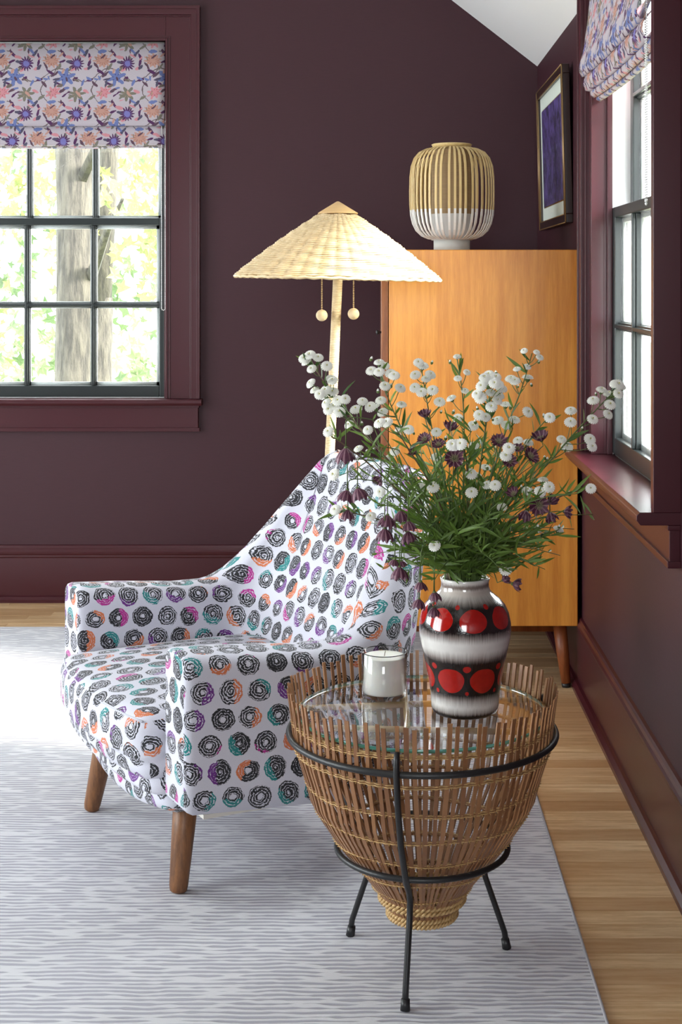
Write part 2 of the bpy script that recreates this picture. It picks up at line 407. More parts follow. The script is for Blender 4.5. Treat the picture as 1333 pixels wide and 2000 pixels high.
# floor
fl = MB().box(XL, XR+.1, YN, D+.1, -.06, -.012).build('floor', m_leg, smooth=False); struct(fl)
PW = .0575; bm_cache = {}
rng = random.Random(3)
yy = D-PW+.004; row = 0
while yy > 1.95:
    x0 = -2.1-rng.random()*.9
    while x0 < XR:
        Ln = rng.choice([.7, .95, 1.2, 1.5]); x1 = min(x0+Ln, XR+.01)
        if XR-x1 < .25: x1 = XR+.01
        if x1 > -1.9:
            b_ = MB().box(-(x1-x0)/2+.0006, (x1-x0)/2-.0006, -PW/2+.0008, PW/2-.0008, -.012, 0)
            key = round(x1-x0, 2)
            if key not in bm_cache: bm_cache[key] = b_.mesh('floorboard', m_floor, False)
            o = inst('floorboard', bm_cache[key], fl, ((x0+x1)/2, yy+PW/2, -.0004*rng.random()))
        x0 = x1
    yy -= PW; row += 1
# baseboards : main board, moulded cap, shoe
BH = .205
def base_prof(t): # (out, z)
    return [(0, 0), (.026, 0), (.026, .012), (.017, .022), (.009, .024), (.009, .165), (.012, .170), (.012, .176), (.015, .182), (.016, .190), (.013, .197), (.009, .203), (.007, .212), (0, .214)]
pr = base_prof(0)
struct(MB().prism([(D-a, z) for a, z in pr][::-1], 'x', XL, XR-.0).build('baseboard_back', m_trim, smooth=False))
struct(MB().prism([(XR-a, z) for a, z in pr], 'y', YN, D-.0).build('baseboard_right', m_trim, smooth=False))
struct(MB().prism([(XL+a, z) for a, z in pr][::-1], 'y', YN, D).build('baseboard_left', m_trim, smooth=False))

# ---- double hung windows; local frame: x along wall, y outwards, z up
def window(name, W, T, cas, zmeet, rows_low, cols, zm_up, stool, lowy, upy, caselight=None, inner_x=0):
    """T: matrix local->world. W=(x0,x1,z0,z1). cas=casing width"""
    x0, x1, z0, z1 = W
    root = bpy.data.objects.new(name, None); COL.objects.link(root); root['kind'] = 'structure'
    root.matrix_world = T
    def part(mb, nm, mat, par=root, bevel=.0015, smooth=True): return mb.build(nm, mat, par, smooth=smooth, bevel=bevel)
    # jamb liner (plum), outer (white)
    j = MB(); d0, d1 = -.002, lowy
    jm = .018
    j.box(x0-jm, x0, d0, d1, z0, z1).box(x1, x1+jm, d0, d1, z0, z1).box(x0-jm, x1+jm, d0, d1, z1, z1+jm)
    part(j, 'jamb', m_trim)
    ow = .095
    j = MB().box(x0-jm, x0, d1, ow, z0, z1).box(x1, x1+jm, d1, ow, z0, z1).box(x0-jm, x1+jm, d1, ow, z1, z1+jm).box(x0-jm, x1+jm, d1+.01, .14, z0-.02, z0+.004)
    part(j, 'outer_jamb', m_white)
    for s_ in (x0, x1-.008): pass
    # stop beads
    k = MB().box(x0, x0+.010, lowy-.014, lowy, z0, z1).box(x1-.010, x1, lowy-.014, lowy, z0, z1)
    part(k, 'stop_bead', m_trim)
    # casing : flat board, raised back band, inner bead
    th, tb = cas['t'], cas['tb']; cw = cas['w']; bw = cas['bw']
    def run(a, b, c_, d_, nm):
        mb = MB(); mb.box(a, b, -th, 0, c_, d_); return mb
    zt = z1+cw; mb = MB()
    for sx, xe in ((-1, x0), (1, x1)):
        def bx(a, b, t, za, zb): mb.box(min(xe+sx*a, xe+sx*b), max(xe+sx*a, xe+sx*b), -t, 0, za, zb)
        bx(0, cw-.001, th-.0006, z0, zt-.001); bx(cw-bw, cw-.0006, tb-.0006, z0, zt-.0006); bx(cw-bw-.006, cw-bw+.0004, (th+tb)/2-.0005, z0, zt-bw+.0054); bx(-.0004, .008, th+.0036, z0, z1+.0076); bx(.012, .0176, th+.0022, z0, z1+.0176)
        bx(cw-.008, cw+.0034, tb+.0034, z0, zt+.0034)
    mb.box(x0, x1, -th, 0, z1, zt).box(x0-cw, x1+cw, -tb, 0, zt-bw, zt).box(x0-cw+bw, x1+cw-bw, -(th+tb)/2, 0, zt-bw-.006, zt-bw).box(x0, x1, -th-.004, 0, z1, z1+.008).box(x0-.018, x1+.018, -th-.0025, 0, z1+.012, z1+.018)
    mb.box(x0-cw-.004, x1+cw+.004, -tb-.004, 0, zt-.008, zt+.004)
    part(mb, 'casing', m_trim)
    # stool & apron
    so, sh = stool['out'], stool['h']; ex = stool['ex']
    st = MB().prism([(lowy+.004, z0), (-so+.006, z0), (-so, z0-.006), (-so, z0-sh*.6), (-so+.008, z0-sh), (lowy+.004, z0-sh)], 'x', x0-cw-ex, x1+cw+ex)
    # cut: the part inside wall is only between the jambs, the rest hides in the wall
    part(st, 'stool', m_trim)
    ah = stool['ah']; zb = z0-sh
    part(MB().box(x0-cw+.004, x1+cw-.004, -.022, 0, zb-ah+.012, zb).box(x0-cw-.002, x1+cw+.002, -.027, 0, zb-ah, zb-ah+.014).box(x0-cw, x1+cw, -.026, 0, zb-.01, zb), 'apron', m_trim)
    # sashes
    def sash(nm, ya, yb, za, zb_, bot, top, side, rowz):
        s_ = MB().box(x0+.002, x0+side, ya, yb, za, zb_).box(x1-side, x1-.002, ya, yb, za, zb_).box(x0+side, x1-side, ya, yb, za, za+bot).box(x0+side, x1-side, ya, yb, zb_-top, zb_)
        so_ = part(s_, nm, m_sash, bevel=.003)
        ym = (ya+yb)/2; gx0, gx1, gz0, gz1 = x0+side, x1-side, za+bot, zb_-top
        xs = [gx0+(gx1-gx0)*i/cols for i in range(cols+1)]; zs = [gz0]+rowz+[gz1]
        for xx in xs[1:-1]:
            part(MB().box(xx-.010, xx+.010, ym-.008, ym+.010, gz0, gz1).box(xx-.005, xx+.005, ym-.018, ym-.008, gz0, gz1), 'muntin', m_sash, so_, .002)
        for zz in rowz:
            part(MB().box(gx0, gx1, ym-.0075, ym+.0095, zz-.010, zz+.010).box(gx0, gx1, ym-.0175, ym-.008, zz-.005, zz+.005), 'muntin', m_sash, so_, .002)
        # light putty edge outside
        pz = MB()
        for xa, xb in zip(xs, xs[1:]):
            for zc, zd in zip(zs, zs[1:]):
                MB().box(xa+.002, xb-.002, ym-.0005, ym+.0015, zc+.002, zd-.002).build('pane', m_pane, so_, smooth=False)
                q = .013
                for (a, b, c2_, d2_) in ((xa, xa+q, zc, zd), (xb-q, xb, zc, zd), (xa, xb, zc, zc+q), (xa, xb, zd-q, zd)):
                    pz.box(a, b, ym+.003, ym+.012, c2_, d2_)
        part(pz, 'putty', m_white, so_, 0)
    sash('lower_sash', lowy, lowy+.034, z0+.004, zmeet, stool['rail'], .028, stool['stile'], rows_low)
    sash('upper_sash', upy, upy+.034, zmeet-.03, z1, .028, .05, stool['stile'], zm_up)
    return root
T1 = Matrix.Translation((0, D, 0))
window('window_1', W1, T1, dict(w=.126, t=.018, tb=.030, bw=.030), 1.440, [1.112], 3, [1.76], dict(out=.052, h=.024, ex=.012, ah=.098, rail=.042, stile=.030), .024, .062)
# local x -> world -Y would mirror; use rotation so that outward (+y local) is +X world
T2 = Matrix(((0, 1, 0, XR), (-1, 0, 0, 0), (0, 0, 1, 0), (0, 0, 0, 1)))
window('window_2', (-W2[1], -W2[0], W2[2], W2[3]), T2, dict(w=.117, t=.030, tb=.052, bw=.045), 1.396, [1.083], 3, [1.69], dict(out=.088, h=.026, ex=.0, ah=.085, rail=.044, stile=.040), .022, .070)
bpy.data.objects['window_2'].matrix_world = T2
# off camera windows that light the room
T3 = Matrix(((0, -1, 0, XL), (1, 0, 0, 0), (0, 0, 1, 0), (0, 0, 0, 1)))
for i, h in enumerate(W3):
    window('window_%d' % (3+i), h, T3, dict(w=.12, t=.02, tb=.03, bw=.03), 1.42, [1.1], 3, [1.74], dict(out=.05, h=.024, ex=.012, ah=.09, rail=.042, stile=.03), .03, .07)
portal('sky_portal', ((W1[0]+W1[1])/2, D+.17, (W1[2]+W1[3])/2), (pi/2, 0, pi), W1[1]-W1[0]+.1, W1[3]-W1[2]+.1).rotation_euler = Vector((0, -1, 0)).to_track_quat('-Z', 'Y').to_euler()
portal('sky_portal', (XR+.17, (W2[0]+W2[1])/2, (W2[2]+W2[3])/2), (0, 0, 0), W2[1]-W2[0]+.1, W2[3]-W2[2]+.1).rotation_euler = Vector((-1, 0, 0)).to_track_quat('-Z', 'Y').to_euler()
for h in W3:
    portal('sky_portal', (XL-.17, (h[0]+h[1])/2, (h[2]+h[3])/2), (0, 0, 0), h[1]-h[0]+.1, h[3]-h[2]+.1).rotation_euler = Vector((1, 0, 0)).to_track_quat('-Z', 'Y').to_euler()
portal('sky_portal', ((W4[0]+W4[1])/2, YN-.17, (W4[2]+W4[3])/2), (0, 0, 0), W4[1]-W4[0], W4[3]-W4[2]).rotation_euler = Vector((0, 1, 0)).to_track_quat('-Z', 'Y').to_euler()
# ================================================================= garden outside
m_lawn = M('sunlit_grass', lin(150, 170, 90), .9); m_lawn.color(m_lawn.mix(m_lawn.noise(m_lawn.coords(), .6, 4), lin(90, 100, 60), lin(150, 156, 110)))
struct(MB().box(-45, 45, D+2, 60, -1.5, -1.35).build('ground_behind_house', m_lawn, smooth=False))
struct(MB().box(XR+1.2, 45, -20, D+2, -1.5, -1.35).build('ground_beside_house', m_lawn, smooth=False))
m_bark = M('ridged_bark', lin(120, 112, 98), .9)
n1 = m_bark.noise(m_bark.vscale(m_bark.coords(), (9, 9, 1.6)), 2.2, 6, .65); m_bark.color(m_bark.mix(n1.smooth(.35, .65), lin(32, 29, 26), lin(66, 62, 55))); m_bark.bump(n1, .9, .05)
def leafmat(n, c0, c1):
    m = M(n, c0, .6); f = m.noise(m.coords(), 1.3, 2); col = m.mix(f.smooth(.3, .7), c0, c1); m.color(col)
    t = m.node('ShaderNodeBsdfTranslucent'); m.link(col, t.inputs[0]); x_ = m.node('ShaderNodeMixShader'); x_.inputs[0].default_value = .5
    m.link(m.b.outputs[0], x_.inputs[1]); m.link(t.outputs[0], x_.inputs[2]); m.link(x_.outputs[0], m.nt.nodes['Material Output'].inputs[0]); return m
m_leafA = leafmat('maple_leaf_yellow_green', lin(86, 98, 56), lin(118, 118, 72))
m_leafB = leafmat('underwood_leaf', lin(62, 80, 50), lin(104, 118, 84))
def trunk(px0, px1, Y, label, z0=-1.4, z1=7):
    x0, x1 = (px0-PX)*Y/FPX, (px1-PX)*Y/FPX; r = (x1-x0)/2; cx = (x0+x1)/2; rows = []
    rg = random.Random(px0)
    for i in range(36):
        z = z0+(z1-z0)*i/35; f = 1.0+.5*math.exp(-(z-z0)*2.2)-.03*(z-z0)
        rows.append([(cx+.02*sin(z*1.3)+r*f*cos(t)*(1+.04*rg.uniform(-1, 1)), Y+r*f*sin(t)*(1+.04*rg.uniform(-1, 1)), z) for t in [2*pi*k/28 for k in range(28)]])
    return cx, r, MB().grid(rows, closed_u=True)
def maple(mb, c, s, n, rg):
    """one lobed maple leaf, c centre, s size, n normal"""
    n = Vector(n).normalized(); u = n.orthogonal().normalized(); w_ = n.cross(u); a0 = rg.random()*6.28
    pts = []
    for k in range(10):
        a = a0+2*pi*k/10; r = s*(1 if k % 2 == 0 else .48)*(1.0 if k else .35)
        pts.append(c+(u*cos(a)+w_*sin(a))*r+n*(.12*s*(k % 2)))
    mb.add([c]+pts, [(0, 1+k, 1+(k+1) % 10) for k in range(10)])
def canopy(n, box, s, seed, clump=0):
    rg = random.Random(seed); mb = MB(); cl = []
    if clump: cl = [Vector([rg.uniform(*box[i]) for i in range(3)]) for _ in range(clump)]
    for i in range(n):
        if clump:
            c0 = rg.choice(cl); c = c0+Vector([rg.gauss(0, (box[k][1]-box[k][0])*.06+.1) for k in range(3)])
        else: c = Vector([rg.uniform(*box[i_]) for i_ in range(3)])
        maple(mb, c, s*rg.uniform(.6, 1.3), (rg.uniform(-1, 1), -1.0, rg.uniform(-.8, 1)), rg)
    return mb
t1 = empty('maple_tree', (0, 0, 0), 'large grey-barked tree trunk with yellow-green leaves outside the left window', 'tree')
cx, r, mb = trunk(103, 187, 11.0, ''); mb.build('trunk', m_bark, t1)
ca = canopy(900, [(-1.42, -.9), (8.6, 10.2), (1.15, 3.2)], .055, 5, 24); cb = canopy(380, [(-3.3, -2.5), (8.6, 10.2), (.9, 3.2)], .05, 6, 16); ca.add(cb.v, cb.f)
tag(ca.build('foliage', m_leafA, t1, smooth=False), kind='stuff')
b_ = MB()
for (x, y, z, x2, z2) in [(-2.3, 11, 1.9, -1.5, 2.8), (-2.2, 11, 1.2, -1.7, 1.75), (-2.4, 11, 2.6, -3.2, 3.4)]:
    b_.tube([(x, y, z), ((x+x2)/2, y-.6, (z+z2)/2+.1), (x2, y-1.4, z2)], [.05, .03, .012], 6)
b_.build('branch', m_bark, t1)
t2 = empty('young_tree', (0, 0, 0), 'slimmer tree trunk right behind the large one outside the left window', 'tree')
cx, r, mb = trunk(170, 218, 13.5, '', z1=1.05); mb.tube([(cx, 13.5, 1.0), (cx+.1, 13.4, 2.2), (cx+.3, 13.3, 5)], [r, r*.8, r*.4], 12); mb.build('trunk', m_bark, t2)
tag(canopy(500, [(-3.6, -1.6), (12.2, 13.4), (1.7, 4.4)], .07, 8, 14).build('foliage', m_leafA, t2, smooth=False), kind='stuff')
for i, (x0, x1, y0, y1, z0, z1, n, s) in enumerate([(-6.5, -1.5, 17, 19, -1.2, 3.6, 1700, .10), (-2.55, -.8, 14.4, 15.8, -1.3, .3, 700, .07), (-6, -3.6, 12.5, 15, -1.3, 1.2, 600, .08)]):
    o = canopy(n, [(x0, x1), (y0, y1), (z0, z1)], s, 20+i, 40).build('shrub', m_leafB, None, smooth=False)
    tag(o, ['pale wall of woodland leaves far behind the trunks', 'low green undergrowth right of the trunks outside the window', 'leafy bush left of the large trunk outside the window'][i], 'shrub')
# ================================================================= rug
RX = .372; RY1 = 4.956; RT = .005
pts = [(-2.6, RY1), (RX-.012, RY1), (RX, RY1-.012), (RX, 1.2), (-2.6, 1.2)]
rug = MB().box(-2.6, RX, 1.2, RY1, .0008, RT).build('area_rug', m_rug, smooth=False, bevel=.002)
tag(rug, 'large pale grey rug with fine broken horizontal ribs', 'rug')
e_ = MB(); e_.tube([(-2.6, RY1+.001, .003), (RX-.004, RY1+.001, .003), (RX+.001, RY1-.004, .003), (RX+.001, 1.2, .003)], .0034, 8)
e_.build('binding', m_rugedge, rug)
# ================================================================= armchair
CH_O = Vector((-.527, 2.998, RT)); FB = Vector((.896, .443, 0)).normalized(); FV = Vector((FB.y, -FB.x, 0))
chair = empty('armchair', CH_O, 'white armchair printed with black scribbled rings and coloured accents', 'armchair')
chair.rotation_euler = (0, 0, atan2(FB.y, FB.x))       # local +x = backwards, local -y = nearer side
# local coordinates: (u, v) -> (u, -v)
def CL(u, v, z): return Vector((u+.015*v/.39, -v, z-RT))
H_A, H_B = .382, .335
def path(t):
    """plan centre line t in [0,1] near arm front -> far arm front; returns (u,v),(nu,nv) outward normal"""
    L1, R_, W_ = .335, .16, .335
    a = pi/2*R_; b = 2*(W_-R_); tot = 2*L1+2*a+b; s = t*tot
    if s < L1: return (s, W_), (0, 1)
    s -= L1
    if s < a: th = s/R_; return (L1+R_*sin(th), W_-R_+R_*cos(th)), (sin(th), cos(th))
    s -= a
    if s < b: return (L1+R_, W_-R_-s), (1, 0)
    s -= b
    if s < a: th = s/R_; return (L1+R_*cos(th), -(W_-R_)-R_*sin(th)), (cos(th), -sin(th))
    s -= a
    return (L1-s, -W_), (0, -1)
arc_i = arc_o = 0; seams = {}; NT = 96; rows, uvs, arc = [], [], 0; prevc = None
def top_h(u, nv):
    z = interp(u, [(0, .503), (.10, .497), (.24, .484), (.31, .486), (.345, .505), (.375, .545), (.41, .61), (.44, .68), (.465, .742), (.483, .782), (.495, .796)])
    return z
for i in range(NT+1):
    t = i/NT; (u, v), (nu, nv) = path(t)
    if prevc: arc += sqrt((u-prevc[0])**2+(v-prevc[1])**2)
    prevc = (u, v)
    zt = top_h(u, nv); bk = min(1, max(0, (u-.20)/.27)); bk = bk*bk*(3-2*bk)
    th_b = .115+.03*bk; th_t = .115-.035*bk; zb = .212-.035*min(1, u/.5)
    ra = .022+.018*bk
    def P(side, z):
        f = min(1, max(0, (z-zb)/(zt-zb))); th = lerp(th_b, th_t, f)
        off = th/2*side
        if side > 0: off -= .035*bk*(1-f)**2           # outside tucks under
        else: off -= .045*bk*max(0, 1-abs(f-.30)/.55)**1.0
        lean = .22*bk*max(0, z-.38)
        pinch = -.07*bk*max(0, z-.45)/.35*(1 if v > 0 else -1)*abs(nv)**.5   # wings draw in
        return CL(u+nu*off+lean, v+nv*off+pinch, z)
    prof = []
    prof.append(P(1, zb)+Vector((0, 0, 0)))
    for k in range(1, 7): prof.append(P(1, lerp(zb, zt-ra, k/6)))
    A, B = P(1, zt-ra), P(-1, zt-ra); mid = (A+B)/2; half = (A-B)/2
    hl = half.length; hd = half/hl
    for k in range(1, 6):                               # rounded shoulders
        a = pi/2*k/5; prof.append(mid+hd*(hl-ra+ra*cos(a))+Vector((0, 0, ra*sin(a))))
    prof.append(mid+Vector((0, 0, ra*1.12)))
    for k in range(0, 5):
        a = pi/2*k/5; prof.append(mid-hd*(hl-ra+ra*sin(a))+Vector((0, 0, ra*cos(a))))
    for k in range(6, 0, -1): prof.append(P(-1, lerp(zb, zt-ra, k/6)))
    prof.append(P(-1, zb))
    Lo, Li = [0], [0]
    for a, b in zip(prof[:13], prof[1:13]): Lo.append(Lo[-1]+(b-a).length)
    inn = prof[12:][::-1]
    for a, b in zip(inn, inn[1:]): Li.append(Li[-1]+(b-a).length)
    pin, pout = prof[-3], prof[3]
    if i: arc_i += (pin-pin0).length; arc_o += (pout-pout0).length
    pin0, pout0 = pin, pout
    uvs.append([(arc_o, l) for l in Lo]+[(arc_i+1.3, 3-l) for l in Li[::-1]]); rows.append(prof[:13]+prof[12:])
    if abs(u-.325) < .006 and abs(nv) > .9 and (nv > 0) not in seams: seams[nv > 0] = [p.copy() for p in prof[14:]]
shell = MB()
# soft front ends: two shrunk rings then a cap
def shrink(row, du, f):
    c_ = sum((Vector(p) for p in row), Vector())/len(row)
    return [c_+(Vector(p)-c_)*Vector((1, 1, 1)).lerp(Vector((1, f, 1-(1-f)*.35)), 1)+Vector((du, 0, 0)) for p in row]
r0a, r0b = shrink(rows[0], -.010, .93), shrink(rows[0], -.014, .82)
r1a, r1b = shrink(rows[-1], -.010, .93), shrink(rows[-1], -.014, .82)
sh_uv = lambda uv, d: [(a+d, b) for a, b in uv]
allrows = [r0b, r0a]+rows+[r1a, r1b]; alluv = [sh_uv(uvs[0], -.02), sh_uv(uvs[0], -.01)]+uvs+[sh_uv(uvs[-1], .01), sh_uv(uvs[-1], .02)]
shell.grid([r[:13] for r in allrows], [u[:13] for u in alluv])
shell.grid([r[13:] for r in allrows], [u[13:] for u in alluv])
n_ = len(rows[0])
for rw in (r0b, r1b):
    vs = [Vector(p) for p in rw]; half_n = n_//2
    fs, fu = [], []
    for k in range(n_-1-0):
        a, b, c_, d_ = k, k+1, n_-2-k, n_-1-k
        if b >= c_:
            if b > c_: break
            fs.append((a, b, d_)); fu.append([(vs[j].y*1.0+.13, vs[j].z) for j in (a, b, d_)]); break
        fs.append((a, b, c_, d_)); fu.append([(vs[j].y*1.0+.13, vs[j].z) for j in (a, b, c_, d_)])
    shell.add(vs, fs, 0, fu)
shell.add([p for rw in allrows for p in (rw[0], rw[-1])], [(2*i, 2*i+1, 2*i+3, 2*i+2) for i in range(len(allrows)-1)])
so = shell.build('backrest_and_arms', m_fab, chair)
b_ = bmesh.new(); b_.from_mesh(so.data); bmesh.ops.remove_doubles(b_, verts=b_.verts, dist=2e-5); bmesh.ops.recalc_face_normals(b_, faces=b_.faces); b_.to_mesh(so.data); b_.free()
for sp in seams.values(): MB().tube(sp, .0016, 5).build('seam', M('seam_thread', lin(120, 118, 128), .9), chair)
# piping seam along front edges of the arms is only a soft welt
def softbox(dims, r, seg, deform=None, uvs=1.0, uoff=(0, 0)):
    """rounded box, returns MB with box-projected uv (metres)"""
    b = bmesh.new(); bmesh.ops.create_cube(b, size=2)
    bmesh.ops.subdivide_edges(b, edges=b.edges[:], cuts=seg, use_grid_fill=True)
    mb = MB(); hx_, hy_, hz_ = dims[0]/2, dims[1]/2, dims[2]/2; P0 = []
    for v_ in b.verts:
        p = Vector((v_.co.x*hx_, v_.co.y*hy_, v_.co.z*hz_)); inner = Vector((max(-hx_+r, min(hx_-r, p.x)), max(-hy_+r, min(hy_-r, p.y)), max(-hz_+r, min(hz_-r, p.z))))
        d = p-inner
        q = inner+d.normalized()*r if d.length > 1e-9 else p
        P0.append(q)
    fs, fu = [], []
    for f in b.faces:
        n = f.normal; ids = [v_.index for v_ in f.verts]; fs.append(tuple(ids)); uvp = []
        for j in ids:
            p = P0[j]
            if abs(n.z) > .7: uvp.append((p.x+hx_+uoff[0], p.y+uoff[1]))
            elif abs(n.x) > .7: uvp.append((-(hz_-p.z)*(1 if n.x < 0 else -1)+uoff[0]+(0 if n.x < 0 else 2*hx_), p.y+uoff[1]))
            else: uvp.append((p.x+hx_+uoff[0], (p.y/abs(p.y) if p.y else 1)*(hy_+hz_-p.z)+uoff[1]))
        fu.append(uvp)
    vs = [deform(p) if deform else p for p in P0]; b.free()
    mb.add(vs, fs, 0, fu); return mb
def cush(p):
    u = .205+p.x; v = -p.y; f = max(0, (.16-p.x-.0)/.41) if False else 0
    bow = -.045*(1-(v/.30)**2)*max(0, min(1, (.10-p.x)/.30))
    cr = .022*(1-(v/.28)**2)*(1-min(1, abs(p.x)/.27)**2) if p.z > 0 else 0
    wide = 1+.18*max(0, min(1, (-p.x-.235)/.02))*0
    return CL(u+bow+.012*(p.z < -.02)*max(0, min(1, -p.x/.2)), v*wide, .300+p.z+cr)
cu = softbox((.51, .553, .135), .034, 20, cush, uoff=(.03, .01)).build('seat_cushion', m_fab, chair)
# piped seam of the cushion
sm = MB(); pts = []
for k in range(25):
    v_ = -.262+.524*k/24; p = Vector((-.2505, -v_, .0)); bow = -.045*(1-(v_/.30)**2)
    pts.append(CL(.205-.2455+bow, v_, .357))
sm.tube(pts, .0025, 6); sm.build('piping', M('grey_piping', lin(190, 190, 200), .9), cu)
def railf(p):
    v = -p.y; u = .23+p.x; bow = (-.040*(1-(v/.36)**2))*max(0, min(1, (.1-p.x)/.3))
    z = .215+p.z
    if p.z < 0: z += .012*(v/.3)**2-.03*(1-(v/.34)**2); u += .035*max(0, min(1, -p.x/.2))
    return CL(u+bow, v, z-.0)
softbox((.50, .56, .085), .03, 16, railf, uoff=(.32, .02)).build('seat_rail', m_fab, chair)
m_dust = M('dust_cover', lin(205, 200, 190), .9)
MB().prism([tuple(CL(a, b, 0).xy) for a, b in [(.03, .37), (.44, .37), (.52, .22), (.52, -.22), (.44, -.37), (.03, -.37)]], 'z', .192-RT, .20-RT).build('dust_cover', m_dust, chair, smooth=False)
for (tu, tv, fu_, fv) in [(.060, .208, .030, .236), (.045, -.235, .013, -.270), (.45, .20, .52, .225), (.45, -.20, .52, -.225)]:
    a, b = CL(fu_, fv, RT+.001), CL(tu, tv, .215)
    d = (b-a)
    o = MB().tube([a+Vector((0, 0, .0)), a+d*.015, a+d*.06, a+d*.5, b], [.0125, .0165, .0185, .0225, .0265], 20).build('leg', m_leg, chair)
# ================================================================= floor lamp
LY = 3.90; LXt = (660-PX)*LY/FPX; LXb = LXt-.055
lamp = empty('floor_lamp', (LXb, LY, RT), 'rattan floor lamp with a wide conical woven shade and wrapped pole', 'lamp')
def LL(x, y, z): return Vector((x-LXb, y-LY, z-RT))
def lampx(z): return lerp(LXb, LXt, z/1.2)
def poleat(z): return LL(lampx(z), LY, z)
mb = MB(); pts, rad = [], []; z = .03
while z < 1.30:
    for dz, rr_ in ((0, .0122), (.0011, .0136), (.0033, .0136), (.0044, .0122)): pts.append(poleat(z+dz)); rad.append(rr_)
    z += .0045
mb.tube(pts, rad, 14); mb.build('pole', m_rattan, lamp)
MB().lathe([(0, 0), (.145, 0), (.15, .004), (.15, .014), (.14, .021), (.02, .026), (.014, .04), (0, .04)], 48).build('base', m_rattan, lamp)
mb = MB(); nsp = 38; NR = 44; apex = LL(lampx(1.3)-.004, LY, 0)
za, zb_ = 1.2180, 1.386; ra_, rb_ = .2755, .050; tilt = .022      # rim slightly lower on the right
rw_ = []
for k in range(NR):
    f = (k+.5)/NR; r = lerp(ra_, rb_, f); z = lerp(za, zb_, f)+.006*sin(pi*f)
    n = 228; ring = []
    for j in range(n):
        a = 2*pi*j/n; amp = .0042*(.35+r/.33)*abs(cos(nsp/2*a))+.0008*(1 if k % 2 else -1)*cos(nsp/2*a)
        rr_ = r+amp; ring.append(apex+Vector((rr_*cos(a), rr_*sin(a), z-RT-tilt*rr_*cos(a)+.0012*sin(7*a+k))))
    mb.tube(ring, .0027, 5, closed=True)
tag(mb.build('woven_shade', m_rattan, lamp), kind='stuff')
for k in range(nsp):
    a = 2*pi*(k+.5)/nsp; P_ = lambda r, z: apex+Vector((r*cos(a), r*sin(a), z-RT-tilt*r*cos(a)))
    MB().tube([P_(ra_+.001, za-.003), P_((ra_+rb_)/2, (za+zb_)/2+.005), P_(rb_-.006, zb_+.004)], .0021, 6).build('spoke', m_rattan, lamp)
mb = MB(); ring = []
for j in range(160):
    a = 2*pi*j/160; r = ra_+.003+.0015*cos(40*a); ring.append(apex+Vector((r*cos(a), r*sin(a), za-RT-.004-tilt*r*cos(a)+.0015*sin(40*a))))
mb.tube(ring, .0042, 7, closed=True); mb.build('rim', m_rattan, lamp)
MB().lathe([(.0005, 1.4185), (.004, 1.4175), (.054, 1.387), (.0545, 1.384), (.050, 1.384), (0, 1.408)], 40, (apex.x, apex.y), -RT).build('cap', m_lampcap, lamp)
for px_, py_ in ((629, 616), (691, 613)):
    c_ = PT(px_, py_, LY-.02); c_ = LL(*c_); mb = MB(); z = c_.z+.016
    while z < 1.27-RT: mb.ball((c_.x, c_.y, z), .0021, 6, 4); z += .0048
    tag(mb.build('pull_chain', m_lash, lamp), kind='stuff')
    MB().ball(c_, .0158, 18, 12).build('pull_ball', m_rattan, lamp)
MB().tube([poleat(1.25), poleat(1.34)], .02, 12).build('lamp_socket', m_brass, lamp)
# ================================================================= cabinet
CX0, CX1, CY0, CY1, CZ0, CZ1 = .0375, .592, 4.20, 5.10, .19, 1.2945
cab = empty('cabinet', (CX0, CY0, 0), 'tall golden teak cabinet on splayed legs in the corner', 'cabinet')
def CB(x0, x1, y0, y1, z0, z1): return MB().box(x0-CX0, x1-CX0, y0-CY0, y1-CY0, z0, z1)
CB(CX0, CX1, CY0, CY1, CZ0, CZ1-.001).build('carcass', m_cab, cab, bevel=.003)
CB(CX0-.022, CX0-.002, CY0+.002, (CY0+CY1)/2-.001, CZ0+.002, CZ1-.002).build('door', m_cabdark, cab, bevel=.002)
CB(CX0-.022, CX0-.002, (CY0+CY1)/2+.001, CY1-.002, CZ0+.002, CZ1-.002).build('door', m_cabdark, cab, bevel=.002)
kz = 1.2-(649-550)*4.23/FPX; d_ = [o for o in cab.children if o.name.startswith('door')][0]
MB().lathe([(0, .016), (.006, .015), (.0075, .010), (.004, .006), (.003, 0)], 14).build('knob', m_black, d_)
kb = d_.children[0]; kb.rotation_euler = (0, -pi/2, 0); kb.location = (-.022, .03, kz)
CB(CX0+.06, CX1-.06, CY0+.06, CY1-.06, CZ0-.03, CZ0).build('base_frame', m_cabdark, cab)
for (x, y, sx, sy) in ((.545, 4.26, .018, -.015), (.085, 4.26, -.018, -.015), (.545, 5.02, .018, .015), (.085, 5.02, -.018, .015)):
    a = Vector((x-CX0, y-CY0, CZ0-.001)); b = Vector((x+sx-CX0, y+sy-CY0, .012))
    l = MB().tube([a, a.lerp(b, .5), b], [.0205, .0185, .0135], 18).build('leg', m_cableg, cab)
    MB().tube([b, b+Vector((0, 0, -.012))], [.014, .0125], 14).build('glide', m_black, l)
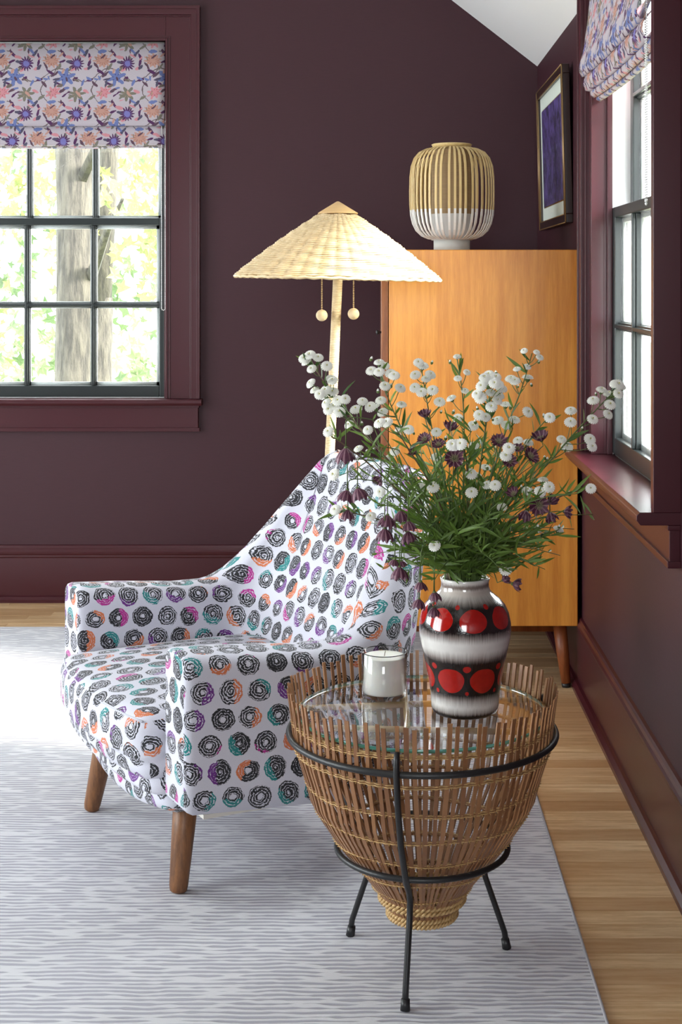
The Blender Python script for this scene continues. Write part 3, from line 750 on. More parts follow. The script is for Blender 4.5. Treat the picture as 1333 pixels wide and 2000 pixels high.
# ================================================================= bamboo table lamp
BX, BY, BZ = .238, 4.50, CZ1-.001
tl = empty('table_lamp', (BX, BY, BZ), 'round bamboo slat lamp with a white painted lower third on the cabinet', 'lamp')
m_bam = M('two_tone_bamboo', (.5, .4, .25), .5); x, y, z = m_bam.xyz(); zs = 1.2+(550-411)*BY/FPX-BZ
nb = m_bam.noise(m_bam.vscale(m_bam.coords(), (40, 40, 3)), 4, 3)
m_bam.color(m_bam.mix(z.gt(zs), lin(218, 216, 214), m_bam.mix(nb, lin(190, 160, 104), lin(222, 196, 142))))
m_in = M('two_tone_mesh', (.5, .4, .25), .7); x, y, z = m_in.xyz(); nb = m_in.noise(m_in.vscale(m_in.coords(), (8, 8, 200)), 2, 2)
m_in.color(m_in.mix(z.gt(zs-.012), lin(196, 194, 192), m_in.mix(nb, lin(128, 104, 74), lin(164, 136, 98))))
MB().lathe([(0, 0), (.055, 0), (.057, .002), (.057, .040), (.05, .042), (0, .042)], 48).build('foot', M('grey_lamp_foot', lin(188, 190, 186), .5), tl)
MB().lathe([(.064, .036), (.065, .05), (.065, .318), (.064, .32), (.062, .32), (.062, .036)], 48, closed=True).build('inner_cylinder', m_in, tl)
MB().lathe([(.058, .322), (.062, .333), (.064, .336), (.060, .338), (.052, .336), (.050, .322)], 48, closed=True).build('top_ring', m_bam, tl)
prof = [(.055, .038), (.075, .041), (.096, .050), (.113, .066), (.124, .088), (.130, .115), (.1325, .15), (.133, .19), (.132, .235), (.128, .268), (.119, .293), (.104, .311), (.084, .321), (.060, .326)]
NS = 44; sw = .0036
mb = MB(); vs = []
for r, z in prof:
    i = prof.index((r, z)); a = prof[max(0, i-1)]; b = prof[min(len(prof)-1, i+1)]; tx_, tz_ = b[0]-a[0], b[1]-a[1]; l = sqrt(tx_**2+tz_**2); nx_, nz_ = tz_/l, -tx_/l
    for (w_, t_) in ((-sw, .0012), (sw, .0012), (sw, -.0012), (-sw, -.0012)): vs.append((r+nx_*t_, w_*(.6+.4*min(1, r/.12)), z+nz_*t_))
fs = [(i*4+k, i*4+(k+1) % 4, i*4+4+(k+1) % 4, i*4+4+k) for i in range(len(prof)-1) for k in range(4)]+[(3, 2, 1, 0), tuple(range(len(vs)-4, len(vs)))]
slat = MB().add(vs, fs).mesh('slat', m_bam, False); rg = random.Random(4)
for k in range(NS): inst('slat', slat, tl, (0, 0, 0), (0, 0, 2*pi*(k+rg.uniform(-.22, .22))/NS))
# ================================================================= framed picture
pic = empty('framed_picture', (XR-.004, 4.74, 1.625), 'dark framed print with a purple image and pale mat on the right wall', 'picture')
pic.rotation_euler = (0, math.radians(-1.5), 0)
m_frame = M('dark_walnut_frame', lin(38, 18, 14), .3); m_gilt = M('gilt_line', lin(150, 120, 80), .4, .4)
m_mat = M('pale_mat', lin(206, 214, 206), .8); m_art = M('purple_print', (.05, .03, .1), .6)
x, y, z = m_art.xyz(); na = m_art.noise(m_art.coords(), 26, 5, .65); nb = m_art.noise(m_art.vscale(m_art.coords(), (1, 60, 9)), 3, 4, .7)
c_ = m_art.mix(na.smooth(.35, .65), lin(34, 22, 52), lin(84, 66, 128))
c_ = m_art.mix(nb.smooth(.56, .66)*(z.lt(.02)), c_, lin(140, 138, 178)); m_art.color(c_)
hy_, hz_ = .345, .244; fw = .028
def PB(y0, y1, z0, z1, x0, x1): return MB().box(x0, x1, y0, y1, z0, z1)
for a in ((-hy_, hy_, hz_-fw, hz_), (-hy_, hy_, -hz_, -hz_+fw), (-hy_, -hy_+fw, -hz_+fw, hz_-fw), (hy_-fw, hy_, -hz_+fw, hz_-fw)):
    PB(*a, -.026, -.002).build('frame_rail', m_frame, pic, bevel=.002)
g = MB()
for (q, t_, x0) in ((0, .003, -.0275), (fw-.002, .003, -.0268)):
    a, b = hy_-q, hz_-q; g.box(x0, x0+.004, -a, a, b-t_, b).box(x0, x0+.004, -a, a, -b, -b+t_).box(x0, x0+.004, -a, -a+t_, -b, b).box(x0, x0+.004, a-t_, a, -b, b)
a, b = hy_-.075, hz_-.078; g.box(-.0165, -.0145, -a-.004, a+.004, -b-.004, b+.004); g.build('gilt_fillet', m_gilt, pic)
PB(-hy_+.02, hy_-.02, -hz_+.02, hz_-.02, -.016, -.006).build('mat_board', m_mat, pic, smooth=False)
PB(-a, a, -b, b, -.018, -.0145).build('print', m_art, pic, smooth=False)
# ================================================================= roman shades
def shade_strip(prof, x0, x1, T, name, uvo=0, nx=24):
    """prof: (y_out_into_room(-), z) polyline top->bottom, extruded along x with slight sag"""
    rows, uvs = [], []; L = 0; prev = None
    for (y, z, sag) in prof:
        if prev: L += sqrt((y-prev[0])**2+(z-prev[1])**2)
        prev = (y, z); r, u = [], []
        for k in range(nx+1):
            f = k/nx; x = lerp(x0, x1, f); s_ = sag*(1-(2*f-1)**2)
            r.append(T @ Vector((x, y, z-s_))); u.append((x+uvo, -L))
        rows.append(r); uvs.append(u)
    return MB().grid(rows, uvs)
def beadchain(xa, xb, y, ztop, zbot, T, parent, r=.0021):
    mb = MB(); z = ztop
    while z > zbot+abs(xb-xa)/2:
        for x in (xa, xb): mb.ball(T @ Vector((x, y, z)), r, 6, 4)
        z -= .0052
    for k in range(5):
        a = pi*k/4; mb.ball(T @ Vector(((xa+xb)/2+cos(a)*(xb-xa)/2, y, zbot+(xb-xa)/2*(1-sin(a)))), r, 6, 4)
    return tag(mb.build('bead_chain', M('bead_chain_plastic', (.8, .8, .8), .4) if 'bead_chain_plastic' not in bpy.data.materials else bpy.data.materials['bead_chain_plastic'], parent), kind='stuff')
rs = empty('roman_shade', (0, 0, 0), 'floral roman shade pulled half up in the left window', 'window shade')
prof = [(-.006, 2.092, 0), (-.006, 1.95, 0), (-.010, 1.86, 0), (-.018, 1.80, .000), (-.022, 1.785, .002), (-.014, 1.7835, .002), (-.008, 1.790, 0), (-.008, 1.80, 0)]
f1 = shade_strip(prof, -1.595, -.792, T1, 'f').build('fabric', m_flo, rs); f1.modifiers.new('th', 'SOLIDIFY').thickness = .0015
prof = [(-.006, 1.80, 0), (-.010, 1.76, 0), (-.016, 1.725, 0), (-.018, 1.716, .003), (-.010, 1.712, .004), (-.002, 1.722, .002), (.002, 1.735, 0)]
f2 = shade_strip(prof, -1.595, -.792, T1, 'f', .05).build('fold', m_flo, rs); f2.modifiers.new('th', 'SOLIDIFY').thickness = .0015
prof = [(-.002, 1.72, 0), (-.004, 1.706, .002), (.004, 1.701, .003), (.010, 1.710, .002)]
f3 = shade_strip(prof, -1.595, -.798, T1, 'f', .1).build('fold', m_flo, rs); f3.modifiers.new('th', 'SOLIDIFY').thickness = .0015
MB().box(-1.59, -.795, D+.0, D+.02, 2.06, 2.098).build('headrail', m_white, rs)
beadchain(-.803, -.789-.0, -.012+.0, 1.80, 1.093, T1, rs)
rs2 = empty('roman_shade', (0, 0, 0), 'floral roman shade with deep folds in the right window', 'window shade')
X0, X1 = -W2[1]+.004, -W2[0]-.004
def off(x): return x-XR            # world X to local y
for i, (prof, nm) in enumerate([
    ([(off(.600), 2.075, 0), (off(.570), 1.99, 0), (off(.562), 1.90, 0), (off(.551), 1.82, 0), (off(.540), 1.775, .0), (off(.538), 1.757, .004), (off(.546), 1.742, .008), (off(.560), 1.745, .006), (off(.575), 1.765, 0)], 'fabric'),
    ([(off(.575), 1.80, 0), (off(.561), 1.765, 0), (off(.551), 1.735, .0), (off(.549), 1.722, .003), (off(.556), 1.706, .008), (off(.572), 1.702, .006), (off(.585), 1.715, 0)], 'fold'),
    ([(off(.583), 1.73, 0), (off(.568), 1.706, .006), (off(.568), 1.694, .008), (off(.578), 1.686, .008), (off(.592), 1.694, 0)], 'fold'),
    ([(off(.592), 1.71, 0), (off(.584), 1.694, .006), (off(.584), 1.682, .008), (off(.594), 1.677, .007), (off(.606), 1.690, 0)], 'fold')]):
    f = shade_strip(prof, X0, X1, T2, 'f', .03*i).build(nm, m_flo, rs2); f.modifiers.new('th', 'SOLIDIFY').thickness = .0015
MB().box(.59, .62, W2[0]+.01, W2[1]-.01, 2.05, 2.075).build('headrail', m_white, rs2)
beadchain(-W2[0]-.018, -W2[0]-.004, off(.560), 2.03, 1.36, T2, rs2)
# ================================================================= wicker side table
TX, TY = .0807, 2.51
tb = empty('side_table', (TX, TY, RT), 'round cane basket side table with a glass top on a black iron tripod', 'table')
def TZ(z): return z-RT
BP = [(.492, .2350), (.45, .2285), (.40, .2240), (.348, .2070), (.304, .1950), (.273, .1780), (.2355, .1530), (.200, .1270), (.172, .1030), (.141, .0790), (.120, .0650), (.108, .0580), (.095, .0530)]
BPi = sorted(BP)
def brad(z): return interp(z, BPi)
NSTR = 88; rg = random.Random(11); zsamp = [.100, .120, .141, .172, .2, .2355, .273, .304, .348, .38, .41, .44, .47, .492]
variants = []
for vI in range(8):
    vs = []; top = rg.uniform(-.006, .006); tw = rg.uniform(-.02, .02); ww = rg.uniform(.85, 1.15); amp = rg.uniform(-.006, .006)
    for i, z in enumerate(zsamp):
        zz = z+(top if i == len(zsamp)-1 else 0); r = brad(z)+.001; a = tw*(z-.3)/.2+amp*sin(z*23+vI)
        wd = (.0018+.0019*min(1, (r-.05)/.13))*ww; th = .0013
        for (w_, t_) in ((-wd, th), (wd, th), (wd, -th), (-wd, -th)):
            vs.append(((r+t_)*cos(a)-w_*sin(a), (r+t_)*sin(a)+w_*cos(a), TZ(zz)))
    fs = [(i*4+k, i*4+(k+1) % 4, i*4+4+(k+1) % 4, i*4+4+k) for i in range(len(zsamp)-1) for k in range(4)]+[(3, 2, 1, 0), tuple(range(len(vs)-4, len(vs)))]
    variants.append(MB().add(vs, fs).mesh('cane_strip', m_wick, False))
for k in range(NSTR): inst('cane_strip', rg.choice(variants), tb, (0, 0, 0), (0, 0, 2*pi*(k+rg.uniform(-.12, .12))/NSTR))
def ringpts(r, z, n=96, wob=0, ph=0): return [(r*cos(2*pi*k/n), r*sin(2*pi*k/n), TZ(z)+wob*sin(5*2*pi*k/n+ph)) for k in range(n)]
for z in (.440, .392, .338, .288, .240, .190, .150):
    r = brad(z)
    MB().tube(ringpts(r-.0035, z, 72, .0015, z*50), .0024, 6, closed=True).build('hoop', m_wick, tb)
    mb = MB(); n = NSTR*4
    for q in (-1, 1):
        pts = []
        for k in range(n):
            a = 2*pi*k/n; rr_ = r+.0006+.0016*cos(NSTR*a); pts.append((rr_*cos(a), rr_*sin(a), TZ(z)+q*.0018+.0015*sin(5*a+z*50)))
        mb.tube(pts, .0012, 4, closed=True)
    for k in range(0, NSTR):
        a = 2*pi*(k+.5)/NSTR; d = Vector((cos(a), sin(a), 0)); zz = TZ(z)+.0015*sin(5*a+z*50)
        mb.tube([d*(r+.003)+Vector((0, 0, zz+.004)), d*(r-.007)+Vector((0, 0, zz+.0)), d*(r+.003)+Vector((0, 0, zz-.004))], .0010, 4, caps=False)
    tag(mb.build('lashing', m_lash, tb), kind='stuff')
for z, rr0 in ((.128, .0725), (.100, .0585)):
    mb = MB()
    for s_ in (0, pi):
        for dz in (-.004, .004):
            pts = [((rr0+.0035*cos(26*a+s_))*cos(a), (rr0+.0035*cos(26*a+s_))*sin(a), TZ(z)+dz+.003*sin(26*a+s_)) for a in [2*pi*k/156 for k in range(156)]]
            mb.tube(pts, .0028, 5, closed=True)
    mb.build('braided_band', m_lash, tb)
MB().lathe([(0, .094), (.05, .094), (.052, .097), (0, .097)], 32, z0=-RT).build('basket_bottom', m_wick, tb)
# inner cane brace that carries the glass: a hoop and crossed sticks
mb = MB(); mb.tube(ringpts(.2235, .4415, 96), .0032, 6, closed=True).build('inner_hoop', m_lash, tb)
for a0, a1 in ((.5, 2.9), (3.4, 5.9), (1.7, 4.6)):
    r = .222; MB().tube([(r*cos(a0), r*sin(a0), TZ(.437)), (r*cos(a1), r*sin(a1), TZ(.437))], .0055, 8).build('brace', m_lash, tb)
GZ = .4515
gt = MB().lathe([(0, -.0055), (.2165, -.0055), (.2165, -.0058), (0, -.0058)][:2]+[(.2165, 0), (0, 0)], 96, z0=GZ-RT)
top = MB(); ne = 96
top.lathe([(0, 0), (.2170, 0)], ne, z0=GZ-RT); 
gtop = top.build('glass_top', m_sheet, tb, smooth=False)
ed = MB().lathe([(.2171, -.0001), (.2180, -.001), (.2180, -.0055), (.2172, -.0063)], ne, z0=GZ-RT).build('glass_edge', m_tedge, gtop)
# iron frame
def ironring(r, z, rad):
    mb = MB(); mb.tube(ringpts(r, z, 120), rad, 10, closed=True)
    return mb.build('iron_ring', m_black, tb)
ironring(.2330, .4150, .0055); ironring(.1495, .2140, .0052)
for (fx, fy) in ((.0478, 2.350), (-.0468, 2.62), (.234, 2.569)):
    dx, dy = fx-TX, fy-TY; L = sqrt(dx*dx+dy*dy); ca, sa = dx/L, dy/L
    P_ = lambda r, z: (r*ca, r*sa, TZ(z))
    MB().tube([P_(.2355, .452), P_(.2400, .440), P_(.2405, .415), P_(.228, .36), P_(.2030, .29), P_(.1570, .2140), P_(.128, .185), P_(.118, .165), P_(.1220, .14), P_(L-.004, RT+.03), P_(L, RT+.004)],
              [.0045]+[.0054]*9+[.0054], 10).build('leg', m_black, tb)
    l = [o for o in tb.children if o.name.startswith('leg')][-1]
    MB().tube([P_(L-.003, RT+.018), P_(L+.0005, RT+.0005)], [.0072, .0082], 12).build('foot_cap', m_black, l)
# ================================================================= candle
cnd = empty('candle', (.015, 2.595, GZ+.0008), 'ivory candle in a clear glass tumbler on the glass table top', 'candle')
MB().lathe([(0, 0), (.040, 0), (.0412, .002), (.0412, .078), (.0405, .0786), (.0392, .078), (.0392, .008), (.038, .0065), (0, .006)], 56).build('tumbler', m_cglass, cnd)
MB().lathe([(0, .0068), (.0385, .0068), (.0388, .010), (.0388, .0700), (.037, .0708), (.02, .070), (.0, .070)], 48).build('wax', m_wax, cnd)
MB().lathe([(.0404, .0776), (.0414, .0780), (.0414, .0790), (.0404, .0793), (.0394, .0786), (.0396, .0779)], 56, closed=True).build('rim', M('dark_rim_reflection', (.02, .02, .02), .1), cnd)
MB().tube([(0, 0, .069), (.001, 0, .075), (.002, 0, .079)], .0008, 6).build('wick', M('wick', (.2, .17, .12), .9), cnd)
# ================================================================= vase
VX, VY = .155, 2.497
vase = empty('vase', (VX, VY, GZ+.0008), 'glazed ceramic vase banded white and black with red discs', 'vase')
m_vase = M('lava_glaze', (.7, .7, .7), .12, Coat_Weight=.6, Coat_Roughness=.05)
x, y, z = m_vase.xyz(); co = m_vase.coords(); ang = y.atan2(x)
drip = m_vase.noise(m_vase.vec(ang*34, z*22), 1, 4, .6); big = m_vase.noise(m_vase.coords(), 30, 3)
zd = z+(drip-.5)*.012
def band(a, b, s_=.006): return zd.smooth(a-s_, a+s_)*(zd.smooth(b-s_, b+s_).inv())
b1 = band(.148, .1965); b2 = band(.0385, .104); b3 = zd.smooth(.006, .012).inv(); b4 = band(.2185, .226, .003)
blackm = b1.mx(b2).mx(b3)
halo = (band(.139, .204, .007)).mx(band(.029, .113, .009)).mx(zd.smooth(.007, .022).inv())
white = m_vase.mix(big, lin(206, 201, 197), lin(236, 234, 230))
white = m_vase.mix(z.smooth(.195, .215)*z.smooth(.236, .212)*.5, white, lin(150, 124, 104))
col = m_vase.mix(halo*.72, white, lin(84, 58, 50)); col = m_vase.mix(b4*.8, col, lin(86, 66, 58)); col = m_vase.mix(blackm, col, (.012, .008, .008))
def discs(zc, n, rad, hgt, R_, ph):
    st = 2*pi/n; lx_ = (((ang+ph)/st).fract()-.5)*(st*rad); lz = (z-zc)*(R_/hgt)
    return ((lx_*lx_+lz*lz).sqrt()+(big-.5)*.006).lt(R_)
a1_ = -1.69; a2_ = -pi/2
d1 = discs(.1725, 8, .083, .0185, .0262, -(-1.44)+pi/8); d2 = discs(.0685, 7, .068, .0215, .0252, -(-1.13)+pi/7)
tri = discs(.0905, 7, .068, .0055, .0065, -(-1.13)).mx(discs(.0475, 7, .068, .004, .0042, -(-1.13))).mx(discs(.1935, 8, .075, .004, .005, 1.44))
red = m_vase.mix(m_vase.noise(co, 120, 3), lin(150, 18, 16), lin(186, 30, 22)); col = m_vase.mix((d1.mx(d2)).mx(tri), col, red); m_vase.color(col)
rough_b = m_vase.noise(co, 400, 2); m_vase.bump(rough_b*(blackm-(d1.mx(d2))*.9), .35, .0012)
VP = [(0, 0), (.052, 0), (.0565, .003), (.0590, .010), (.0598, .03), (.0630, .055), (.0680, .080), (.0735, .105), (.0780, .125), (.0803, .140), (.0800, .155), (.0765, .172), (.0700, .186), (.0600, .197), (.0500, .205), (.0440, .211), (.0420, .217), (.0415, .224), (.0425, .2285), (.0435, .232), (.0418, .234), (.0385, .231), (.037, .21), (.05, .19), (.07, .16), (.06, .08), (.05, .01), (0, .008)]
VPs = []
for i in range(len(VP)-1): VPs += [VP[i]]+([((VP[i][0]*.5+VP[i+1][0]*.5), (VP[i][1]+VP[i+1][1])/2)] if 0 else [])
VPs.append(VP[-1])
vo = MB().lathe(VPs, 64).build('body', m_vase, vase); 
# ================================================================= flowers
m_stem = M('green_stem', lin(84, 104, 52), .5); m_stemr = M('russet_stem', lin(96, 78, 52), .5)
m_lf = M('aster_leaf', lin(66, 100, 40), .45); f = m_lf.noise(m_lf.coords(), 40, 2); oi = m_lf.node('ShaderNodeObjectInfo')
colr = m_lf.mix(E(m_lf.nt, oi.outputs['Random']), lin(50, 80, 34), lin(122, 150, 66)); m_lf.color(colr)
t = m_lf.node('ShaderNodeBsdfTranslucent'); m_lf.link(colr, t.inputs[0]); x_ = m_lf.node('ShaderNodeMixShader'); x_.inputs[0].default_value = .35
m_lf.link(m_lf.b.outputs[0], x_.inputs[1]); m_lf.link(t.outputs[0], x_.inputs[2]); m_lf.link(x_.outputs[0], m_lf.nt.nodes['Material Output'].inputs[0])
m_pet = M('white_petal', lin(246, 246, 238), .6, Subsurface_Weight=.15); m_pet.b.inputs['Subsurface Radius'].default_value = (.004, .004, .003)
m_eye = M('flower_eye', lin(196, 192, 120), .7); m_cal = M('green_calyx', lin(92, 112, 58), .6)
m_pur = M('purple_bract', lin(96, 50, 72), .5); x, y, z = m_pur.xyz()
aa = y.atan2(x); vein = ((aa*10).cos().gt(.55)); m_pur.color(m_pur.mix(vein*.55, lin(84, 38, 62), lin(164, 124, 134)))
m_pin = M('astrantia_centre', lin(150, 140, 112), .8)
def petalring(mb, n, r0, r1, z0, z1, w_, mi, ph=0, curl=0):
    for k in range(n):
        a = 2*pi*(k+ph)/n; d = Vector((cos(a), sin(a), 0)); t_ = Vector((-sin(a), cos(a), 0))
        m_ = (r0+r1)/2
        vs = [d*r0+t_*w_*.5+Vector((0, 0, z0)), d*r0-t_*w_*.5+Vector((0, 0, z0)), d*m_-t_*w_+Vector((0, 0, (z0+z1)/2+curl)), d*m_+t_*w_+Vector((0, 0, (z0+z1)/2+curl)),
              d*r1-t_*w_*.75+Vector((0, 0, z1)), d*r1+t_*w_*.75+Vector((0, 0, z1))]
        mb.add(vs, [(0, 1, 2, 3), (3, 2, 4, 5)], mi)
def aster_mesh(seed, s=1):
    rg = random.Random(seed); mb = MB()
    petalring(mb, 16, .0015*s, .0088*s, .0002, .0002*s, .0015*s, 0, rg.random(), .0012*s)
    petalring(mb, 15, .0015*s, .0078*s, .001*s, .0022*s, .0014*s, 0, rg.random(), .001*s)
    petalring(mb, 12, .001*s, .0060*s, .0018*s, .0036*s, .0013*s, 0, rg.random(), .001*s)
    petalring(mb, 9, .0006*s, .0038*s, .0024*s, .0044*s, .0011*s, 0, rg.random(), .0006*s)
    mb.lathe([(0, .0038*s), (.0012*s, .0042*s), (.0009*s, .005*s), (0, .0052*s)], 8, mi=1)
    mb.lathe([(0, -.0062*s), (.0016*s, -.0060*s), (.0036*s, -.0035*s), (.0042*s, -.0002*s), (.002*s, .0005*s), (0, .0005*s)], 10, mi=2)
    return mb.mesh('blossom', [m_pet, m_eye, m_cal], False)
asters = [aster_mesh(s_) for s_ in range(4)]
bud = MB().lathe([(0, -.004), (.002, -.003), (.0026, 0), (.002, .003), (.001, .0045), (0, .005)], 8, mi=1).lathe([(0, -.0045), (.0024, -.003), (.003, 0), (.0026, .0012)], 8, mi=0).mesh('bud', [m_cal, m_pet], True)
def bract_mesh(n, L, open_, seed, wd=.0026, centre=True):
    """open_: 0 closed bell .. 1 flat star ; axis +z is the way the flower faces"""
    mb = MB(); rg = random.Random(seed)
    for ringk in range(2):
        for k in range(n):
            a = 2*pi*(k+.5*ringk+rg.uniform(-.12, .12))/n; d = Vector((cos(a), sin(a), 0)); t_ = Vector((-sin(a), cos(a), 0)); l = L*rg.uniform(.9, 1.1)*(1-.12*ringk)
            pts = []
            for q, wq in ((0, .5), (.3, 1.0), (.6, 1.05), (.85, .6), (1, .05)):
                r = .0015+l*(.46*(sin(min(1, q*1.15)*pi/2)**.6)*(1-open_)+q*open_*(1-.35*(1-open_)*q)); zz = l*(q*(1-open_)+.25*open_*sin(q*pi/2)*(.9-.5*q))
                pts.append((d*r+Vector((0, 0, zz)), wq*wd))
            vs = []
            for p, w_ in pts: vs += [p-t_*w_, p+d*.0006+Vector((0, 0, -.0005)), p+t_*w_]
            fs = []
            for i in range(4): fs += [(i*3, i*3+1, i*3+4, i*3+3), (i*3+1, i*3+2, i*3+5, i*3+4)]
            mb.add(vs, fs, 0)
    mb.lathe([(0, -.003), (.0022, -.002), (.003, .001), (.0015, .003)], 8, mi=2)
    if centre:
        for k in range(26):
            a = k*2.4; r = .0007*sqrt(k)*1.35; mb.tube([(r*.6*cos(a), r*.6*sin(a), .001), (r*1.5*cos(a), r*1.5*sin(a), .006-.0004*sqrt(k))], .00055, 4, mi=1)
    return mb.mesh('bract_flower', [m_pur, m_pin, m_cal], False)
bells = [bract_mesh(8, .025, .24, s_, .0042, False) for s_ in (1, 2)]; smallb = bract_mesh(7, .015, .26, 5, .0030, False)
stars = [bract_mesh(9, .017, .72, s_, .0026, True) for s_ in (3, 4)]; cups = [bract_mesh(8, .019, .38, s_, .003, True) for s_ in (6, 7)]
def leaf_mesh(L, wd, bend, seed):
    mb = MB(); vs = []
    for q, wq in ((0, .15), (.15, .6), (.4, 1), (.65, .85), (.87, .42), (1, .02)):
        zz = bend*q*q*L; x = L*q
        vs += [(x, -wd*wq, zz), (x, 0, zz-.0012*wq), (x, wd*wq, zz)]
    fs = []
    for i in range(5): fs += [(i*3, i*3+1, i*3+4, i*3+3), (i*3+1, i*3+2, i*3+5, i*3+4)]
    return mb.add(vs, fs).mesh('leaf', m_lf, True)
leaves = [leaf_mesh(.030, .0028, -.15, 0), leaf_mesh(.038, .0033, -.3, 1), leaf_mesh(.024, .0030, .15, 2), leaf_mesh(.046, .0036, -.4, 3)]
def rot_to(d, axis='Z', roll=0):
    d = Vector(d).normalized(); q = d.to_track_quat(axis, 'Y' if axis != 'Y' else 'Z')
    return (q.to_matrix() @ Matrix.Rotation(roll, 3, axis)).to_euler()
MOUTH = Vector((VX, VY, GZ+.232))
rgf = random.Random(21)
def bez(a, b, c_, t): return a*(1-t)**2+b*2*t*(1-t)+c_*t*t
def put_leaf(par, base, p, d, rg, sc=1, me=None):
    n = Vector((rg.uniform(-1, 1), rg.uniform(-1, 1), rg.uniform(-.2, .6))).normalized(); dd = (Vector(d).normalized()*.75+n*.9).normalized()
    return inst('leaf', me or rg.choice(leaves), par, p-base, rot_to(dd, 'X', rg.uniform(-.6, .6)), sc*rg.uniform(.75, 1.15))
# white aster sprays : (pixel polyline from tip down, distance offset at tip, where it stands)
SPR = [
 ([(606, 703), (636, 752), (668, 790), (712, 850), (790, 930), (862, 1030)], .04, 'long white aster spray at the far left, crossing the lamp pole'),
 ([(738, 712), (762, 790), (796, 860), (850, 950), (885, 1050)], .02, 'white aster spray against the left edge of the cabinet'),
 ([(822, 712), (832, 770), (846, 850), (868, 940), (895, 1050)], .06, 'slender white aster spray with its top in the middle of the cabinet'),
 ([(893, 698), (905, 770), (908, 850), (905, 950), (905, 1050)], .02, 'upright small-flowered white aster spray above the middle of the vase'),
 ([(957, 745), (955, 800), (945, 860), (935, 940), (918, 1040)], -.02, 'dense white aster head, the fullest cluster in the bouquet'),
 ([(1040, 690), (1020, 760), (995, 820), (970, 900), (930, 1030)], .03, 'tallest white aster spray, still mostly in bud, right of centre'),
 ([(1072, 815), (1040, 850), (1010, 900), (975, 960), (930, 1050)], -.01, 'white aster stem with one round head high on the right'),
 ([(1208, 757), (1165, 800), (1118, 850), (1060, 920), (985, 990), (935, 1060)], .05, 'longest white aster spray reaching right across the window trim'),
 ([(1155, 955), (1110, 962), (1065, 985), (1000, 1010), (940, 1070)], .0, 'low white aster stem ending in one head in front of the wall'),
 ([(1092, 1035), (1055, 1045), (1010, 1065), (965, 1085), (925, 1115)], -.05, 'lowest right white aster stem with a single head'),
 ([(642, 848), (690, 880), (750, 930), (820, 1000), (880, 1070)], -.06, 'white aster spray leaning left above the chair back'),
 ([(655, 995), (705, 1005), (760, 1020), (820, 1050), (885, 1100)], -.08, 'drooping white aster stem low over the chair back'),
 ([(848, 1065), (858, 1072), (872, 1085), (890, 1105)], -.10, 'short white aster just above the vase mouth on the left'),
 ([(770, 830), (800, 880), (840, 940), (875, 1020), (895, 1090)], -.08, 'white aster spray with flat heads above the chair back'),
 ([(905, 860), (912, 900), (915, 960), (912, 1060)], -.09, 'white aster spray low in the middle, facing the viewer'),
 ([(990, 880), (975, 920), (955, 980), (925, 1070)], -.09, 'white aster spray with two round heads right of the middle'),
 ([(1070, 940), (1030, 965), (985, 1000), (935, 1080)], -.07, 'white aster spray with paired heads to the lower right'),
 ([(990, 1112), (968, 1110), (948, 1112)], -.04, 'tiny white aster at the right side of the vase neck'),
]
c1p = [(170,125),(128,152),(145,175),(230,145),(183,225),(292,205),(178,330),(335,312),(205,380),(285,380),(335,395),(283,425),(425,445),(372,455),(290,475),(345,498),(308,520),(383,538),(550,462),(503,520),(608,500),(455,630),(590,668),(305,680),(670,180),(615,240),(705,205),(672,248),(755,262),(712,350),(822,365),(683,455),(833,485),(697,540),(675,618),(728,615),(820,660),(885,665),(955,180),(985,205),(933,270),(1040,268),(1010,298),(930,362),(978,395),(1058,380),(1108,465),(1235,138),(1240,295),(1305,250),(1292,385),(1193,440),(1240,582),(1085,683),(1200,775),(1262,770),(522,805),(745,870),(785,822),(1085,865),(345,990),(680,1118),(965,1085),(1060,1080),(355,1245),(612,1295),(1072,1505),(1018,1240),(640,505),(780,275),(240,410),(325,300)]
c2p = [(280,270),(330,285),(300,310),(245,320),(350,340),(225,350),(295,400),(195,410),(220,435),(355,420),(400,485),(298,500),(210,560),(255,575),(345,600),(405,633),(165,637),(55,585),(170,782),(85,770),(40,775),(490,745),(425,800),(402,855),(565,760),(483,228),(535,95),(625,105),(648,143),(557,210),(560,290),(440,300),(470,315),(560,538),(465,595),(720,578),(873,530),(870,612),(805,735),(845,790),(1095,380),(1035,455),(1190,335),(1215,340),(1150,410),(1235,360),(1215,405),(1155,485),(1140,555),(1030,590),(1010,735),(1025,787),(255,940),(150,985),(190,1000),(270,1065),(325,1068),(670,1030),(715,1080),(650,1115),(375,1225),(783,1388),(1018,1090),(560,1110),(400,1675),(155,1120),(270,300),(320,330),(370,370),(340,455),(250,290)]
BL = [(560+a/3.703, 660+b/3.703) for a, b in c1p]+[(880+a/3.703, 660+b/3.703) for a, b in c2p]
def poly_near(poly, p):
    best = (1e9, 0)
    n = 40*(len(poly)-1)
    for i in range(n+1):
        t_ = i/n*(len(poly)-1); k = min(int(t_), len(poly)-2); f_ = t_-k
        x = lerp(poly[k][0], poly[k+1][0], f_); y = lerp(poly[k][1], poly[k+1][1], f_)
        d = sqrt((x-p[0])**2+(y-p[1])**2)
        if d < best[0]: best = (d, i/n)
    return best
def poly_at(poly, f_):
    t_ = f_*(len(poly)-1); k = min(int(t_), len(poly)-2); q = t_-k
    return lerp(poly[k][0], poly[k+1][0], q), lerp(poly[k][1], poly[k+1][1], q)
own = [[] for _ in SPR]
for p in BL:
    best = min(range(len(SPR)), key=lambda i: poly_near(SPR[i][0], p)[0]+(0 if poly_near(SPR[i][0], p)[1] < .8 else 40))
    own[best].append(p)
def spray_point(poly, f_, dy):
    x, y = poly_at(poly, f_); return PT(x, y, VY+dy*(1-f_))
CAMV = Vector((0, 0, EYE))
